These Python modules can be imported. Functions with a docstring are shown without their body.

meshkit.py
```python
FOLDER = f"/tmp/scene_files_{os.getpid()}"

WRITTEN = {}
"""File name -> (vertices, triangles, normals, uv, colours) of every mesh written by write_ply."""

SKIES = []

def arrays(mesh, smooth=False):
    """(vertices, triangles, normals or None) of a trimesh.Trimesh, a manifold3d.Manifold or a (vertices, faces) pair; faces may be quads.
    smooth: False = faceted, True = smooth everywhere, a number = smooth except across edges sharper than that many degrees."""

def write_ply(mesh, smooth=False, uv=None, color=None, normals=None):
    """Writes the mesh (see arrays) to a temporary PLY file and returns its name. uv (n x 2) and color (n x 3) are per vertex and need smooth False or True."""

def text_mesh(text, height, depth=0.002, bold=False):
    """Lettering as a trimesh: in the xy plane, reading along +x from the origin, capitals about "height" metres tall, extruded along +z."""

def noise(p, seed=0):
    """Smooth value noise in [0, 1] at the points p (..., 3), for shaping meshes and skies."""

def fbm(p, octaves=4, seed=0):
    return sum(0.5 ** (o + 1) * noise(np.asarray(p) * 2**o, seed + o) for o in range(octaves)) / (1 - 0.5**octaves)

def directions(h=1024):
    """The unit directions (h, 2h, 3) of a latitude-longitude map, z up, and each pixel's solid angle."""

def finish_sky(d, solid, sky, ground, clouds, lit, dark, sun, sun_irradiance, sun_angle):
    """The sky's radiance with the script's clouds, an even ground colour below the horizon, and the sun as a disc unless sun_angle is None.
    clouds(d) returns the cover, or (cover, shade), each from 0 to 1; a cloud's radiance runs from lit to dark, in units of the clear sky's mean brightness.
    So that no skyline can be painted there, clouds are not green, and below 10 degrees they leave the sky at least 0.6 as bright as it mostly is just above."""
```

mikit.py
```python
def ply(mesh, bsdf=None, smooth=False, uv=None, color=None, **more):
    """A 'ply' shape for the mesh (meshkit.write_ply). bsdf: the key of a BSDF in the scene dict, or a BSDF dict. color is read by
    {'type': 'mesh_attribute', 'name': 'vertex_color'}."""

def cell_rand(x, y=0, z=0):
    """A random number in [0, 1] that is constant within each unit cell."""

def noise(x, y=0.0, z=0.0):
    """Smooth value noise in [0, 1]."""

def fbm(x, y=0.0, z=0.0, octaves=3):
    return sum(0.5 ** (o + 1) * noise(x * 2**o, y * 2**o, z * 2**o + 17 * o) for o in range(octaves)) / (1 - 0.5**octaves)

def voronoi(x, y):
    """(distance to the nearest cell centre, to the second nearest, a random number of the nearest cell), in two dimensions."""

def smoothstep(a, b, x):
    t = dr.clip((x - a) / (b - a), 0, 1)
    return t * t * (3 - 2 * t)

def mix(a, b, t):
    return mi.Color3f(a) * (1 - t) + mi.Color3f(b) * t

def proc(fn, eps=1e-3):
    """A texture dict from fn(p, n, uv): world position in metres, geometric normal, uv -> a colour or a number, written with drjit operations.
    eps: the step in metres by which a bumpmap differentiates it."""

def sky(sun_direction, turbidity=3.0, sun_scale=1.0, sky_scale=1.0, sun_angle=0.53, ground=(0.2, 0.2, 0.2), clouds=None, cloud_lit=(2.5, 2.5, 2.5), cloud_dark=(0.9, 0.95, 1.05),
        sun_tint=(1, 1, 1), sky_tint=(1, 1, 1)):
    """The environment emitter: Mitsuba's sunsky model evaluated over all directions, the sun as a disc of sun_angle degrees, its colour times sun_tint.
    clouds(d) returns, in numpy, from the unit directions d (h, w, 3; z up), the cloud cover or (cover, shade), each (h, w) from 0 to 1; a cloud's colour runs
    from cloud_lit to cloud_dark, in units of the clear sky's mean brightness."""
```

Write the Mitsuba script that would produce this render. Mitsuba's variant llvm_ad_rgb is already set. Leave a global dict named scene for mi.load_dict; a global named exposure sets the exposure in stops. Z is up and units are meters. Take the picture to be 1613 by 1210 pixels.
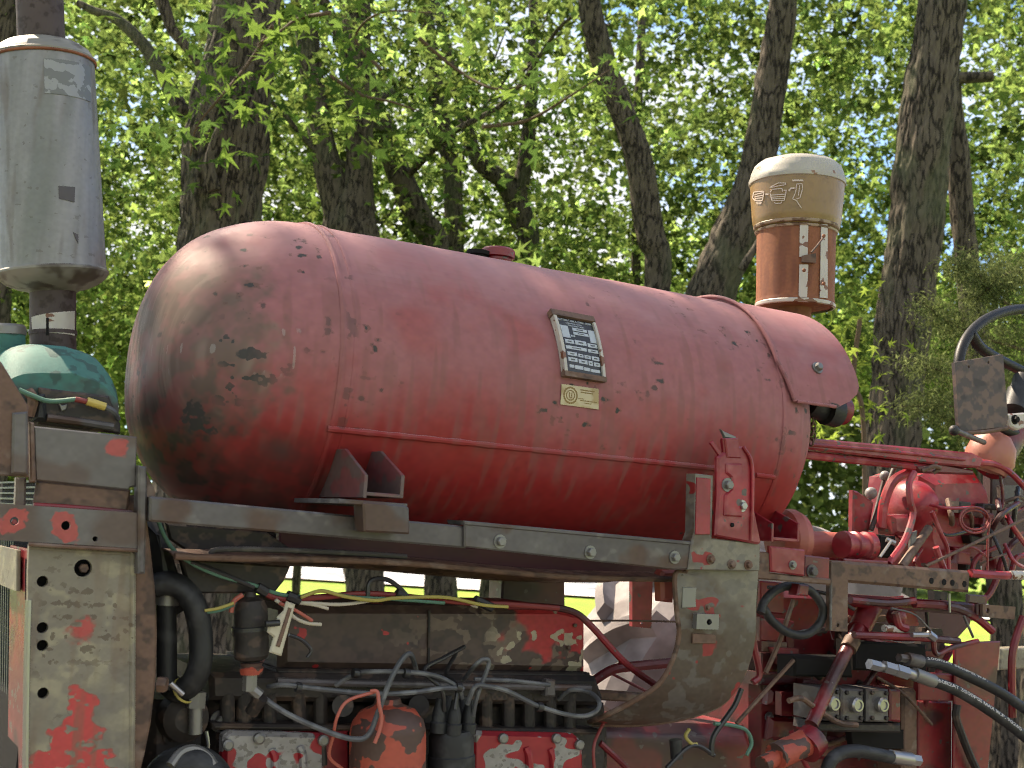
import math, random
import numpy as np
import trimesh
import shapely.geometry as sg
import drjit as dr
import mitsuba as mi
import mikit, meshkit

# ------------------------------------------------------------------ camera, light, exposure
# World: x = towards the rear of the tractor, y = away from the photographer, z = up, metres.
EYE = np.array([0.0, 0.0, 1.5])
FOCAL = 2000.0                       # pixels, for a frame 1613 pixels wide
RIGHT = np.array([0.86452509, -0.49850959, 0.06391058])
DOWN = np.array([0.11569318, 0.07364546, -0.99055108])
FORWARD = np.array([0.48909249, 0.86375027, 0.12134251])
CAMROT = np.stack([RIGHT, DOWN, FORWARD], 1)
T = mi.ScalarTransform4f
scene, labels = {}, {}
scene['camera'] = {'type': 'thinlens', 'aperture_radius': 0.0024, 'focus_distance': 2.45, 'fov': math.degrees(2 * math.atan(806.5 / FOCAL)), 'fov_axis': 'x', 'near_clip': 0.05, 'far_clip': 2000.0,
                   'to_world': T().look_at(origin=EYE.tolist(), target=(EYE + FORWARD).tolist(), up=(-DOWN).tolist())}
SUN = -0.535 * RIGHT * [1, 1, 0] + 0.361 * FORWARD * [1, 1, 0] + np.array([0, 0, 0.80])


def cloud_cover(d):
    f = meshkit.fbm(d * np.array([2.2, 2.2, 4.0]) + 3.1, octaves=5, seed=4)
    c = np.clip((f - 0.42) / 0.14, 0, 1)
    return c, np.clip((meshkit.fbm(d * 5.0 + 9.0, 3, seed=8) - 0.45) * 1.2, 0, 0.5)


scene['sky'] = mikit.sky(SUN.tolist(), turbidity=3, sky_scale=0.85, clouds=cloud_cover, cloud_lit=(1.9, 1.9, 1.9))
exposure = 3.45

# ------------------------------------------------------------------ helpers
UP = np.array([0, 0, 1.0])
used = {}


def key_for(name, parent=None):
    base = f'{parent}__{name}' if parent else name
    n = used.get(base, 0)
    used[base] = n + 1
    return base if n == 0 else f'{base}_{n:03d}'


def obj(name, mesh, mat, parent=None, smooth=30, label=None, kind=None, color=None, **more):
    k = key_for(name, parent)
    scene[k] = mikit.ply(mesh, mat, smooth=smooth, color=color, **more)
    note(k, label, kind=kind)
    return k


def note(k, label=None, category=None, group=None, kind=None):
    e = labels.setdefault(k, {})
    for a, b in (('label', label), ('category', category), ('group', group), ('kind', kind)):
        if b:
            e[a] = b
    if not e:
        labels.pop(k)


def S(r, g, b, k=0.5):
    """sRGB 0..255 to linear"""
    f = lambda c: (c / 255 / 12.92 if c < 10.3 else ((c / 255 + 0.055) / 1.055) ** 2.4) * k
    return [f(r), f(g), f(b)]


def at(px, py, y):
    """the point of the vertical plane y = const that stands at that place of the photograph"""
    d = CAMROT @ np.array([px - 806.5, py - 605.0, FOCAL])
    return EYE + d * (y / d[1])


def at_depth(px, py, depth):
    return EYE + CAMROT @ np.array([(px - 806.5) / FOCAL * depth, (py - 605.0) / FOCAL * depth, depth])


def at_x(px, py, x):
    d = CAMROT @ np.array([px - 806.5, py - 605.0, FOCAL])
    return EYE + d * (x / d[0])


cat = trimesh.util.concatenate


def frame(z):
    z = np.asarray(z, float) / np.linalg.norm(z)
    x = np.cross(z, [0, 0, 1.0] if abs(z[2]) < 0.9 else [1.0, 0, 0])
    x /= np.linalg.norm(x)
    return x, np.cross(z, x), z


def inset(poly, b):
    p = np.asarray(poly, float)
    a, c = np.roll(p, 1, 0), np.roll(p, -1, 0)
    d1, d2 = p - a, c - p
    d1 /= np.linalg.norm(d1, axis=1, keepdims=True) + 1e-12
    d2 /= np.linalg.norm(d2, axis=1, keepdims=True) + 1e-12
    n1, n2 = np.stack([-d1[:, 1], d1[:, 0]], 1), np.stack([-d2[:, 1], d2[:, 0]], 1)
    m = n1 + n2
    m /= np.maximum((m * n1).sum(1, keepdims=True), 0.35)
    return p + m * b


def prism2(poly, t0, t1, bevel=0.0):
    """(u, v, t) mesh of a plane outline between t0 (front) and t1"""
    p = np.asarray(poly, float)
    if len(p) > 2 and sg.Polygon(p).exterior.is_ccw is False:
        p = p[::-1]
    n = len(p)
    rings = [(p, t0), (p, t1)] if bevel <= 0 else [(inset(p, bevel), t0), (p, t0 + bevel), (p, t1 - bevel), (inset(p, bevel), t1)]
    v = np.vstack([np.column_stack([q, np.full(n, t)]) for q, t in rings])
    f = []
    for r in range(len(rings) - 1):
        for i in range(n):
            j = (i + 1) % n
            a, b, c, d = r * n + i, r * n + j, (r + 1) * n + j, (r + 1) * n + i
            f += [[a, b, c], [a, c, d]]
    tri_v, tri_f = trimesh.creation.triangulate_polygon(sg.Polygon(rings[0][0]), engine='earcut')
    idx = [int(np.argmin(np.abs(rings[0][0] - q).sum(1))) for q in tri_v]
    top = (len(rings) - 1) * n
    for a, b, c in tri_f:
        a, b, c = idx[a], idx[b], idx[c]
        q = rings[0][0]
        if np.cross(q[b] - q[a], q[c] - q[a]) < 0:
            b, c = c, b
        f += [[a, c, b], [top + a, top + b, top + c]]
    return trimesh.Trimesh(v, f, process=False)


def to_xz(m):
    """(u, v, t) -> world (x, t, z): outline in a plane y = const, thickness away from the viewer"""
    v = np.asarray(m.vertices)
    return trimesh.Trimesh(v[:, [0, 2, 1]], np.asarray(m.faces)[:, ::-1], process=False)


def px_poly(pts, y, rnd=0.0):
    p = np.array([at(*q, y)[[0, 2]] for q in pts])
    if rnd:
        g = sg.Polygon(p).buffer(-rnd).buffer(rnd, quad_segs=4).simplify(rnd * 0.04)
        p = np.array(g.exterior.coords)[:-1]
    return p


def plate(pts, y, th, bevel=0.0015, rnd=0.0, holes=()):
    """plate seen side-on; pts are places of the photograph, y its front plane; holes = (px, py, radius m)"""
    p = px_poly(pts, y, rnd)
    if holes:
        g = sg.Polygon(p)
        for hx, hy, r in holes:
            c = at(hx, hy, y)
            g = g.difference(sg.Point(c[0], c[2]).buffer(r, quad_segs=5))
        m = trimesh.creation.extrude_polygon(g, th, engine='earcut')
        m.vertices[:, 2] += y
        return to_xz(m)
    return to_xz(prism2(p, y, y + th, min(bevel, th * 0.45)))


def wavy(m, amp, scale, seed=0):
    v = np.asarray(m.vertices)
    d = np.stack([meshkit.fbm(v * scale, 3, seed + k) - 0.5 for k in range(3)], 1)
    m.vertices = v + d * amp * 2
    return m


def spline(pts, n=8):
    p = np.asarray(pts, float)
    if len(p) < 3:
        return np.array([p[0] + (p[-1] - p[0]) * t for t in np.linspace(0, 1, 3)])
    e = np.vstack([2 * p[0] - p[1], p, 2 * p[-1] - p[-2]])
    out = []
    for i in range(len(p) - 1):
        a, b, c, d = e[i:i + 4]
        for t in np.arange(n) / n:
            out.append(0.5 * (2 * b + (c - a) * t + (2 * a - 5 * b + 4 * c - d) * t * t + (3 * b - a - 3 * c + d) * t ** 3))
    return np.array(out + [p[-1]])


def tube(path, r, sides=12, cap=True):
    p = np.asarray(path, float)
    n = len(p)
    r = np.broadcast_to(np.asarray(r, float), (n,))
    t = np.gradient(p, axis=0)
    t /= np.linalg.norm(t, axis=1, keepdims=True) + 1e-12
    x, y, _ = frame(t[0])
    xs = []
    for k in range(n):
        x = x - t[k] * (x @ t[k])
        x /= np.linalg.norm(x) + 1e-12
        xs.append(x.copy())
    xs = np.array(xs)
    ys = np.cross(t, xs)
    ang = np.arange(sides) * 2 * math.pi / sides
    v = (p[:, None] + r[:, None, None] * (np.cos(ang)[None, :, None] * xs[:, None] + np.sin(ang)[None, :, None] * ys[:, None])).reshape(-1, 3)
    i, j = np.meshgrid(np.arange(n - 1), np.arange(sides), indexing='ij')
    a, b, c, d = i * sides + j, i * sides + (j + 1) % sides, (i + 1) * sides + (j + 1) % sides, (i + 1) * sides + j
    f = np.concatenate([np.stack([a, b, c], -1).reshape(-1, 3), np.stack([a, c, d], -1).reshape(-1, 3)])
    if cap:
        v = np.vstack([v, p[0], p[-1]])
        m = n * sides
        k = np.arange(sides)
        f = np.vstack([f, np.stack([np.full(sides, m), (k + 1) % sides, k], 1), np.stack([np.full(sides, m + 1), (n - 1) * sides + k, (n - 1) * sides + (k + 1) % sides], 1)])
    return trimesh.Trimesh(v, f, process=False)


def wire(pts, r, y=None, sides=8, n=8):
    """tube through places of the photograph: (px, py, y) or (px, py) with a common y"""
    return tube(spline([at(q[0], q[1], q[2] if len(q) > 2 else y) for q in pts], n), r, sides)


def lathe(profile, origin, axis=UP, sides=48, wob=None):
    """profile: (radius, height) along the axis, from one end to the other"""
    x, y, z = frame(axis)
    pr = np.asarray(profile, float)
    ang = np.arange(sides) * 2 * math.pi / sides
    v = np.asarray(origin) + pr[:, None, :1] * (np.cos(ang)[None, :, None] * x + np.sin(ang)[None, :, None] * y) + pr[:, None, 1:] * z
    v = v.reshape(-1, 3)
    n = len(pr)
    i, j = np.meshgrid(np.arange(n - 1), np.arange(sides), indexing='ij')
    a, b, c, d = i * sides + j, i * sides + (j + 1) % sides, (i + 1) * sides + (j + 1) % sides, (i + 1) * sides + j
    f = np.concatenate([np.stack([a, b, c], -1).reshape(-1, 3), np.stack([a, c, d], -1).reshape(-1, 3)])
    return trimesh.Trimesh(v, f, process=False)


def rod(a, b, r, sides=16, r2=None):
    a, b = np.asarray(a, float), np.asarray(b, float)
    return lathe([(0, 0), (r, 0), (r if r2 is None else r2, np.linalg.norm(b - a)), (0, np.linalg.norm(b - a))], a, b - a, sides)


def bolt(c, n, r, washer=True):
    c, n = np.asarray(c, float), np.asarray(n, float) / np.linalg.norm(n)
    m = [lathe([(0, 0), (r, 0), (r, r * 0.9), (r * 0.82, r * 1.1), (0, r * 1.1)], c + n * (r * 0.3 if washer else 0), n, 6)]
    if washer:
        m.append(lathe([(0, -0.001), (r * 1.5, -0.001), (r * 1.5, r * 0.3), (0, r * 0.3)], c, n, 16))
    return cat(m)


def box(lo, hi, bevel=0.003):
    lo, hi = np.asarray(lo, float), np.asarray(hi, float)
    return to_xz(prism2([(lo[0], lo[2]), (hi[0], lo[2]), (hi[0], hi[2]), (lo[0], hi[2])], lo[1], hi[1], min(bevel, 0.3 * (hi - lo).min())))


def sheet(grid, th):
    """closed sheet from an (n, m, 3) grid of points, th along its normals"""
    g = np.asarray(grid, float)
    n, m = g.shape[:2]
    nr = np.cross(np.gradient(g, axis=0), np.gradient(g, axis=1))
    nr /= np.linalg.norm(nr, axis=2, keepdims=True) + 1e-12
    v = np.vstack([g.reshape(-1, 3), (g + nr * th).reshape(-1, 3)])
    i, j = np.meshgrid(np.arange(n - 1), np.arange(m - 1), indexing='ij')
    a, b, c, d = i * m + j, i * m + j + 1, (i + 1) * m + j + 1, (i + 1) * m + j
    q = np.stack([a, b, c, d], -1).reshape(-1, 4)
    k = n * m
    f = [q[:, [0, 1, 2]], q[:, [0, 2, 3]], q[:, [0, 2, 1]] + k, q[:, [0, 3, 2]] + k]
    rim = [(i, 0) for i in range(n)] + [(n - 1, j) for j in range(1, m)] + [(i, m - 1) for i in range(n - 2, -1, -1)] + [(0, j) for j in range(m - 2, 0, -1)]
    e = np.array([i * m + j for i, j in rim])
    e2 = np.roll(e, -1)
    f += [np.stack([e, e2, e2 + k], 1), np.stack([e, e2 + k, e + k], 1)]
    mesh = trimesh.Trimesh(v, np.vstack(f), process=False)
    if mesh.volume < 0:
        mesh.faces = np.asarray(mesh.faces)[:, ::-1]
    return mesh


# ------------------------------------------------------------------ materials
P = mikit.proc
mix, smoothstep, noise, fbm, voronoi = mikit.mix, mikit.smoothstep, mikit.noise, mikit.fbm, mikit.voronoi
TY, TZ, TR, HD = 2.1815, 1.7622, 0.28, 0.262    # the tank's axis and radius


def mat(name, color, rough=0.6, metallic=0.0, spec=0.5, **more):
    c = P(color) if callable(color) else {'type': 'rgb', 'value': list(color)}
    r = P(rough) if callable(rough) else rough
    scene[name] = {'type': 'twosided', 'bsdf': {'type': 'principled', 'base_color': c, 'roughness': r, 'metallic': metallic, 'specular': spec, **more}}
    return name


def n3(p, k, ox=0.0, oct=3):
    return fbm(p.x * k + ox, p.y * k + 3.7, p.z * k + 1.3, oct)


FADED, DEEP = S(174, 112, 114), S(166, 44, 45)


def spot(p, c, r, w, k=30.0):
    """1 inside a ragged patch round the point c"""
    d = dr.sqrt(dr.square(p.x - float(c[0])) + dr.square(p.y - float(c[1])) + dr.square(p.z - float(c[2])))
    return smoothstep(r + w, r - w, d + (n3(p, k) - 0.5) * r * 1.7 + (n3(p, k * 3.1, 7.0, 2) - 0.5) * r * 0.7)


def tank_color(p, n, uv):
    big, mid, fine = n3(p, 5), n3(p, 22, 5.0), n3(p, 75, 9.0)
    a = dr.atan2(p.z - TZ, TY - p.y)
    st = fbm(p.x * 70, a * 3.0, p.y * 12, 2)                       # runs down the side
    z = p.z + (big - 0.5) * 0.16 + (st - 0.5) * 0.05
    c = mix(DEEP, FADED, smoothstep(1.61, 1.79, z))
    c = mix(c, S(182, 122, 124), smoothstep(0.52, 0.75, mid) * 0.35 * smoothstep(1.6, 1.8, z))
    c = mix(c, S(172, 66, 58), smoothstep(0.58, 0.75, n3(p, 9, 21.0)) * 0.35)
    c *= 0.86 + 0.28 * fine
    c = mix(c, S(140, 96, 88), smoothstep(0.48, 0.75, st) * 0.4)
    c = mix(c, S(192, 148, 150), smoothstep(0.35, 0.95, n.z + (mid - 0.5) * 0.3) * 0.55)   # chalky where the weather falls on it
    # brown grime: front head, low on the front end
    hx_ = p.x + 0.012 + 0.35 * (p.y - TY)                                    # the end that faced the weather
    front = smoothstep(0.605, 0.525, hx_ + (mid - 0.5) * 0.10 + (n3(p, 60, 2.0) - 0.5) * 0.08)
    front = dr.maximum(front, smoothstep(0.70, 0.56, p.x + (mid - 0.5) * 0.14) * smoothstep(1.74, 1.62, z))
    low = smoothstep(1.68, 1.52, z + (p.x - 0.7) * 0.22 + (mid - 0.5) * 0.06) * smoothstep(1.5, 0.8, p.x)
    grime = dr.maximum(front * smoothstep(1.97, 1.84, z + (mid - 0.5) * 0.1), low)
    sv = fbm(p.y * 90 + p.x * 60, p.x * 20, p.z * 4, 3)
    g = mix(S(124, 102, 92), S(66, 58, 54), smoothstep(1.78, 1.58, z))
    g = mix(g, S(164, 140, 128), smoothstep(0.5, 0.7, sv) * 0.55 * smoothstep(1.60, 1.74, z))
    c = mix(c, g, grime * (0.6 + 0.4 * smoothstep(0.35, 0.6, n3(p, 36, 19.0))))
    sc = smoothstep(0.70, 0.75, fbm(p.y * 240 + p.x * 200, p.x * 60, p.z * 26, 2)) * smoothstep(0.06, 0.02, dr.abs(p.z - 1.775 + (mid - 0.5) * 0.08)) * smoothstep(0.76, 0.68, p.x)
    c = mix(c, S(205, 200, 195), sc * 0.3)
    # chips to bare metal
    ch = smoothstep(0.728, 0.745, n3(p, 60, 40.0) + 0.05 * (fine - 0.5)) * smoothstep(0.52, 0.66, n3(p, 5, 60.0))
    ch = dr.maximum(ch, smoothstep(0.625, 0.64, n3(p, 52, 33.0)) * spot(p, CHIP_C, 0.06, 0.04, 20.0))
    ch = dr.maximum(ch, smoothstep(0.60, 0.63, n3(p, 40, 11.0)) * smoothstep(0.014, 0.004, dr.abs(p.x - 0.775)) * 0.45)
    ch = dr.maximum(ch, smoothstep(0.62, 0.65, n3(p, 46, 17.0)) * smoothstep(0.02, 0.004, dr.abs(p.x - 1.70)) * 0.35)
    halo = smoothstep(0.64, 0.70, n3(p, 60, 40.0)) * smoothstep(0.52, 0.66, n3(p, 5, 60.0))
    c = mix(c, S(118, 84, 74), halo * 0.55)
    ch = dr.maximum(ch, spot(p, CHIP_A, 0.026, 0.004, 45.0))
    ch = dr.maximum(ch, spot(p, CHIP_B, 0.011, 0.003, 60.0))
    ch = dr.maximum(ch, spot(p, CHIP_C, 0.013, 0.003, 60.0))
    ch = dr.maximum(ch, spot(p, CHIP_D, 0.022, 0.016, 26.0) * 0.55)
    return mix(c, S(74, 70, 68), ch) * 0.97


def cyl_hit(px, py, r):
    d = CAMROT @ np.array([px - 806.5, py - 605.0, FOCAL])
    o = EYE[1:] - [TY, TZ]
    A, B, C = d[1:] @ d[1:], o @ d[1:], o @ o - r * r
    disc = max(B * B - A * C, 0)
    return EYE + d * (-B - math.sqrt(disc)) / A


def head_hit(px, py):
    """front head: ellipsoid of half depth HD"""
    s = np.array([1 / HD, 1 / TR, 1 / TR])
    c = np.array([0.76, TY, TZ])
    d = (CAMROT @ np.array([px - 806.5, py - 605.0, FOCAL])) * s
    o = (EYE - c) * s
    A, B, C = d @ d, o @ d, o @ o - 1
    t = (-B - math.sqrt(max(B * B - A * C, 0))) / A
    return o / s + c + d / s * t


CHIP_A, CHIP_B, CHIP_C, CHIP_D = head_hit(318, 660), head_hit(337, 634), head_hit(385, 560), cyl_hit(440, 715, TR)
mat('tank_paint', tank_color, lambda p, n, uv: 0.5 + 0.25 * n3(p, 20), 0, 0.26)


def red_color(p, n, uv):
    a, b, f = n3(p, 7), n3(p, 26, 4.0), n3(p, 90, 8.0)
    c = mix(S(140, 24, 36), S(104, 18, 28), smoothstep(0.4, 0.65, a))
    c = mix(c, S(150, 88, 86), smoothstep(0.5, 0.72, b) * 0.45 * smoothstep(-0.2, 0.9, n.z))
    c *= 0.82 + 0.36 * f
    c = mix(c, S(50, 32, 32), smoothstep(0.48, 0.66, n3(p, 11, 30.0)) * 0.85)
    return mix(c, S(96, 84, 80), smoothstep(0.71, 0.74, n3(p, 60, 50.0)))


mat('red_paint', red_color, 0.42, 0, 0.5)


def steel_color(p, n, uv):
    a, b, f = n3(p, 9), n3(p, 34, 6.0), n3(p, 120, 2.0)
    c = mix(S(92, 86, 84), S(118, 114, 114), a)
    c = mix(c, S(150, 146, 140), smoothstep(0.56, 0.7, b) * 0.45)
    c = mix(c, S(96, 68, 52), smoothstep(0.52, 0.68, n3(p, 14, 20.0)) * 0.75)
    return c * (0.8 + 0.4 * f)


mat('worn_steel', steel_color, lambda p, n, uv: 0.42 + 0.25 * n3(p, 30), 0.35, 0.5)


def patch_steel_color(p, n, uv):
    c = mix(S(104, 98, 95), S(126, 122, 120), n3(p, 9))
    c = mix(c, S(96, 68, 52), smoothstep(0.52, 0.68, n3(p, 14, 20.0)) * 0.6)
    r = dr.maximum(spot(p, RED_1, 0.018, 0.002, 50.0), spot(p, RED_2, 0.019, 0.002, 50.0))
    r = dr.maximum(r, spot(p, RED_3, 0.014, 0.003, 60.0))
    return mix(c, S(196, 84, 78), r * 0.85) * (0.8 + 0.4 * n3(p, 120, 2.0))


RED_1, RED_2, RED_3 = at(22, 822, 1.865), at(105, 835, 1.865), at(185, 705, 1.875)
mat('patched_steel', patch_steel_color, 0.5, 0.25, 0.5)


def cream_color(p, n, uv):
    a, b = n3(p, 11), n3(p, 42, 7.0)
    c = mix(S(154, 147, 130), S(130, 122, 108), a)
    c = mix(c, S(176, 168, 140), smoothstep(0.5, 0.66, b) * 0.7)
    c = mix(c, S(122, 116, 108), smoothstep(0.52, 0.72, fbm(p.x * 18, p.y * 18, p.z * 9, 3)) * 0.7)
    c = mix(c, S(98, 84, 68), smoothstep(0.60, 0.66, n3(p, 110, 3.0)) * smoothstep(0.45, 0.62, n3(p, 8, 13.0)) * 0.8)
    r = dr.maximum(spot(p, PAN_1, 0.048, 0.004, 26.0), spot(p, PAN_2, 0.022, 0.003, 34.0))
    r = dr.maximum(r, spot(p, PAN_4, 0.030, 0.004, 32.0))
    r = dr.maximum(r, spot(p, PAN_3, 0.015, 0.008, 50.0) * 0.8)
    c = mix(c, S(104, 84, 70), smoothstep(0.02, 0.5, r) * smoothstep(1.0, 0.6, r) * 0.6)
    c = mix(c, S(206, 72, 70), r * smoothstep(0.30, 0.42, n3(p, 90, 12.0)))
    c = mix(c, S(126, 104, 84), smoothstep(0.45, 0.7, fbm(p.x * 70, p.y * 10, p.z * 6, 3)) * 0.5)
    return c * (0.85 + 0.3 * n3(p, 150, 5.0))


PAN_1, PAN_2, PAN_3, PAN_4 = at(108, 1215, 1.885), at(126, 1108, 1.885), at(128, 990, 1.885), at(122, 1155, 1.885)
mat('worn_cream', cream_color, 0.55, 0.15, 0.5)


def rust_color(p, n, uv):
    a, b, f = n3(p, 12), n3(p, 45, 3.0), n3(p, 160, 1.0)
    c = mix(S(108, 80, 64), S(132, 104, 88), a)
    c = mix(c, S(78, 62, 54), smoothstep(0.5, 0.68, b) * 0.8)
    c = mix(c, S(150, 132, 120), smoothstep(0.6, 0.72, n3(p, 28, 17.0)) * 0.5)
    return c * (0.75 + 0.5 * f)


mat('rusty_sheet', rust_color, 0.62, 0.15, 0.4)


def grease_color(p, n, uv):
    a, b, f = n3(p, 14), n3(p, 50, 3.0), n3(p, 170, 1.0)
    c = mix(S(42, 37, 35), S(66, 58, 54), a)
    c = mix(c, S(112, 90, 76), smoothstep(0.54, 0.68, b) * 0.6)
    c = mix(c, S(34, 30, 30), smoothstep(0.5, 0.7, n3(p, 8, 22.0)) * 0.7)
    return c * (0.75 + 0.5 * f)


mat('greasy_iron', grease_color, 0.6, 0.1, 0.4)


def cover_color(p, n, uv):
    a, b = n3(p, 13), n3(p, 48, 3.0)
    c = mix(S(76, 58, 52), S(98, 78, 70), a)
    c = mix(c, S(60, 50, 48), smoothstep(0.5, 0.66, b) * 0.6)
    fl = smoothstep(0.56, 0.60, n3(p, 40, 12.0)) * smoothstep(0.88, 1.08, p.x + (a - 0.5) * 0.3)
    c = mix(c, S(150, 130, 112), fl * 0.5)
    red = smoothstep(1.19, 1.23, p.x + (n3(p, 24, 9.0) - 0.5) * 0.16) * smoothstep(1.285, 1.305, p.z + (b - 0.5) * 0.09)
    red = dr.maximum(red, smoothstep(0.71, 0.73, n3(p, 33, 44.0)))
    c = mix(c, S(190, 52, 54), red)
    c = mix(c, S(190, 180, 155), smoothstep(0.60, 0.62, n3(p, 33, 71.0)) * smoothstep(1.12, 1.2, p.x) * 0.9)
    return c * (0.8 + 0.4 * n3(p, 150, 5.0))


mat('flaking_cover', cover_color, 0.55, 0.0, 0.4)


def silver_color(p, n, uv):
    b = n3(p, 60, 4.0)
    c = mix(S(176, 172, 172), S(140, 136, 132), b)
    c = mix(c, S(96, 90, 84), smoothstep(0.55, 0.68, n3(p, 120, 1.0)) * 0.6)
    r = smoothstep(0.55, 0.57, n3(p, 22, 15.0) + 0.11 * smoothstep(0.85, 1.1, p.x))
    return mix(c, mix(S(176, 34, 48), S(150, 28, 40), b), r)


mat('flaking_silver', silver_color, 0.45, 0.25, 0.5)


def can_color(p, n, uv):
    c = mix(S(196, 92, 70), S(178, 80, 62), n3(p, 30))
    r = smoothstep(0.525, 0.545, n3(p, 30, 25.0))
    return mix(c, S(92, 68, 60), r) * (0.85 + 0.3 * n3(p, 140, 5.0))


mat('flaking_orange', can_color, 0.6, 0.0, 0.4)


def teal_color(p, n, uv):
    a, b = n3(p, 16), n3(p, 50, 4.0)
    c = mix(S(88, 140, 130), S(68, 118, 112), a)
    w = smoothstep(0.0, 1.0, (p.z - 1.662) / 0.035 + (b - 0.5) * 1.8)
    c = mix(mix(S(92, 92, 90), S(74, 70, 70), a), c, w)
    return mix(c, S(60, 74, 72), smoothstep(0.56, 0.6, n3(p, 36, 8.0)) * 0.6) * (0.85 + 0.3 * n3(p, 150, 5.0))


mat('teal_paint', teal_color, 0.7, 0.0, 0.25)


def muffler_color(p, n, uv):
    st = fbm(p.x * 90, p.y * 90, p.z * 5, 3)
    c = mix(S(170, 168, 170), S(132, 133, 134), st)
    c = mix(c, S(128, 132, 128), smoothstep(0.5, 0.7, fbm(p.x * 30, p.y * 30, p.z * 2.5, 2)) * 0.6)
    c = mix(c, S(110, 104, 98), smoothstep(0.72, 0.78, n3(p, 110, 4.0)) * 0.5)
    c = mix(c, S(112, 98, 88), smoothstep(0.52, 0.72, fbm(p.x * 45, p.y * 45, p.z * 6 + 3.0, 3)) * 0.55)
    return c * (0.88 + 0.24 * n3(p, 160))


mat('muffler_metal', muffler_color, lambda p, n, uv: 0.38 + 0.25 * n3(p, 25), 0.35, 0.5)
mat('muffler_rim_metal', lambda p, n, uv: mix(S(150, 146, 136), mix(S(104, 98, 88), S(82, 66, 56), n3(p, 60)), smoothstep(0.42, 0.58, n3(p, 28, 5.0))), 0.55, 0.2)
mat('exhaust_iron', lambda p, n, uv: mix(mix(S(78, 66, 66), S(98, 84, 82), n3(p, 30)), S(66, 52, 48), smoothstep(0.5, 0.7, n3(p, 90, 3.0))), 0.7, 0.1, 0.4)


def chipped_white(p, n, uv):
    c = mix(S(214, 208, 198), S(196, 188, 178), n3(p, 30))
    return mix(c, S(128, 84, 60), smoothstep(0.62, 0.65, n3(p, 55, 6.0)))


mat('chipped_white', chipped_white, 0.45, 0.0, 0.5)


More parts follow.
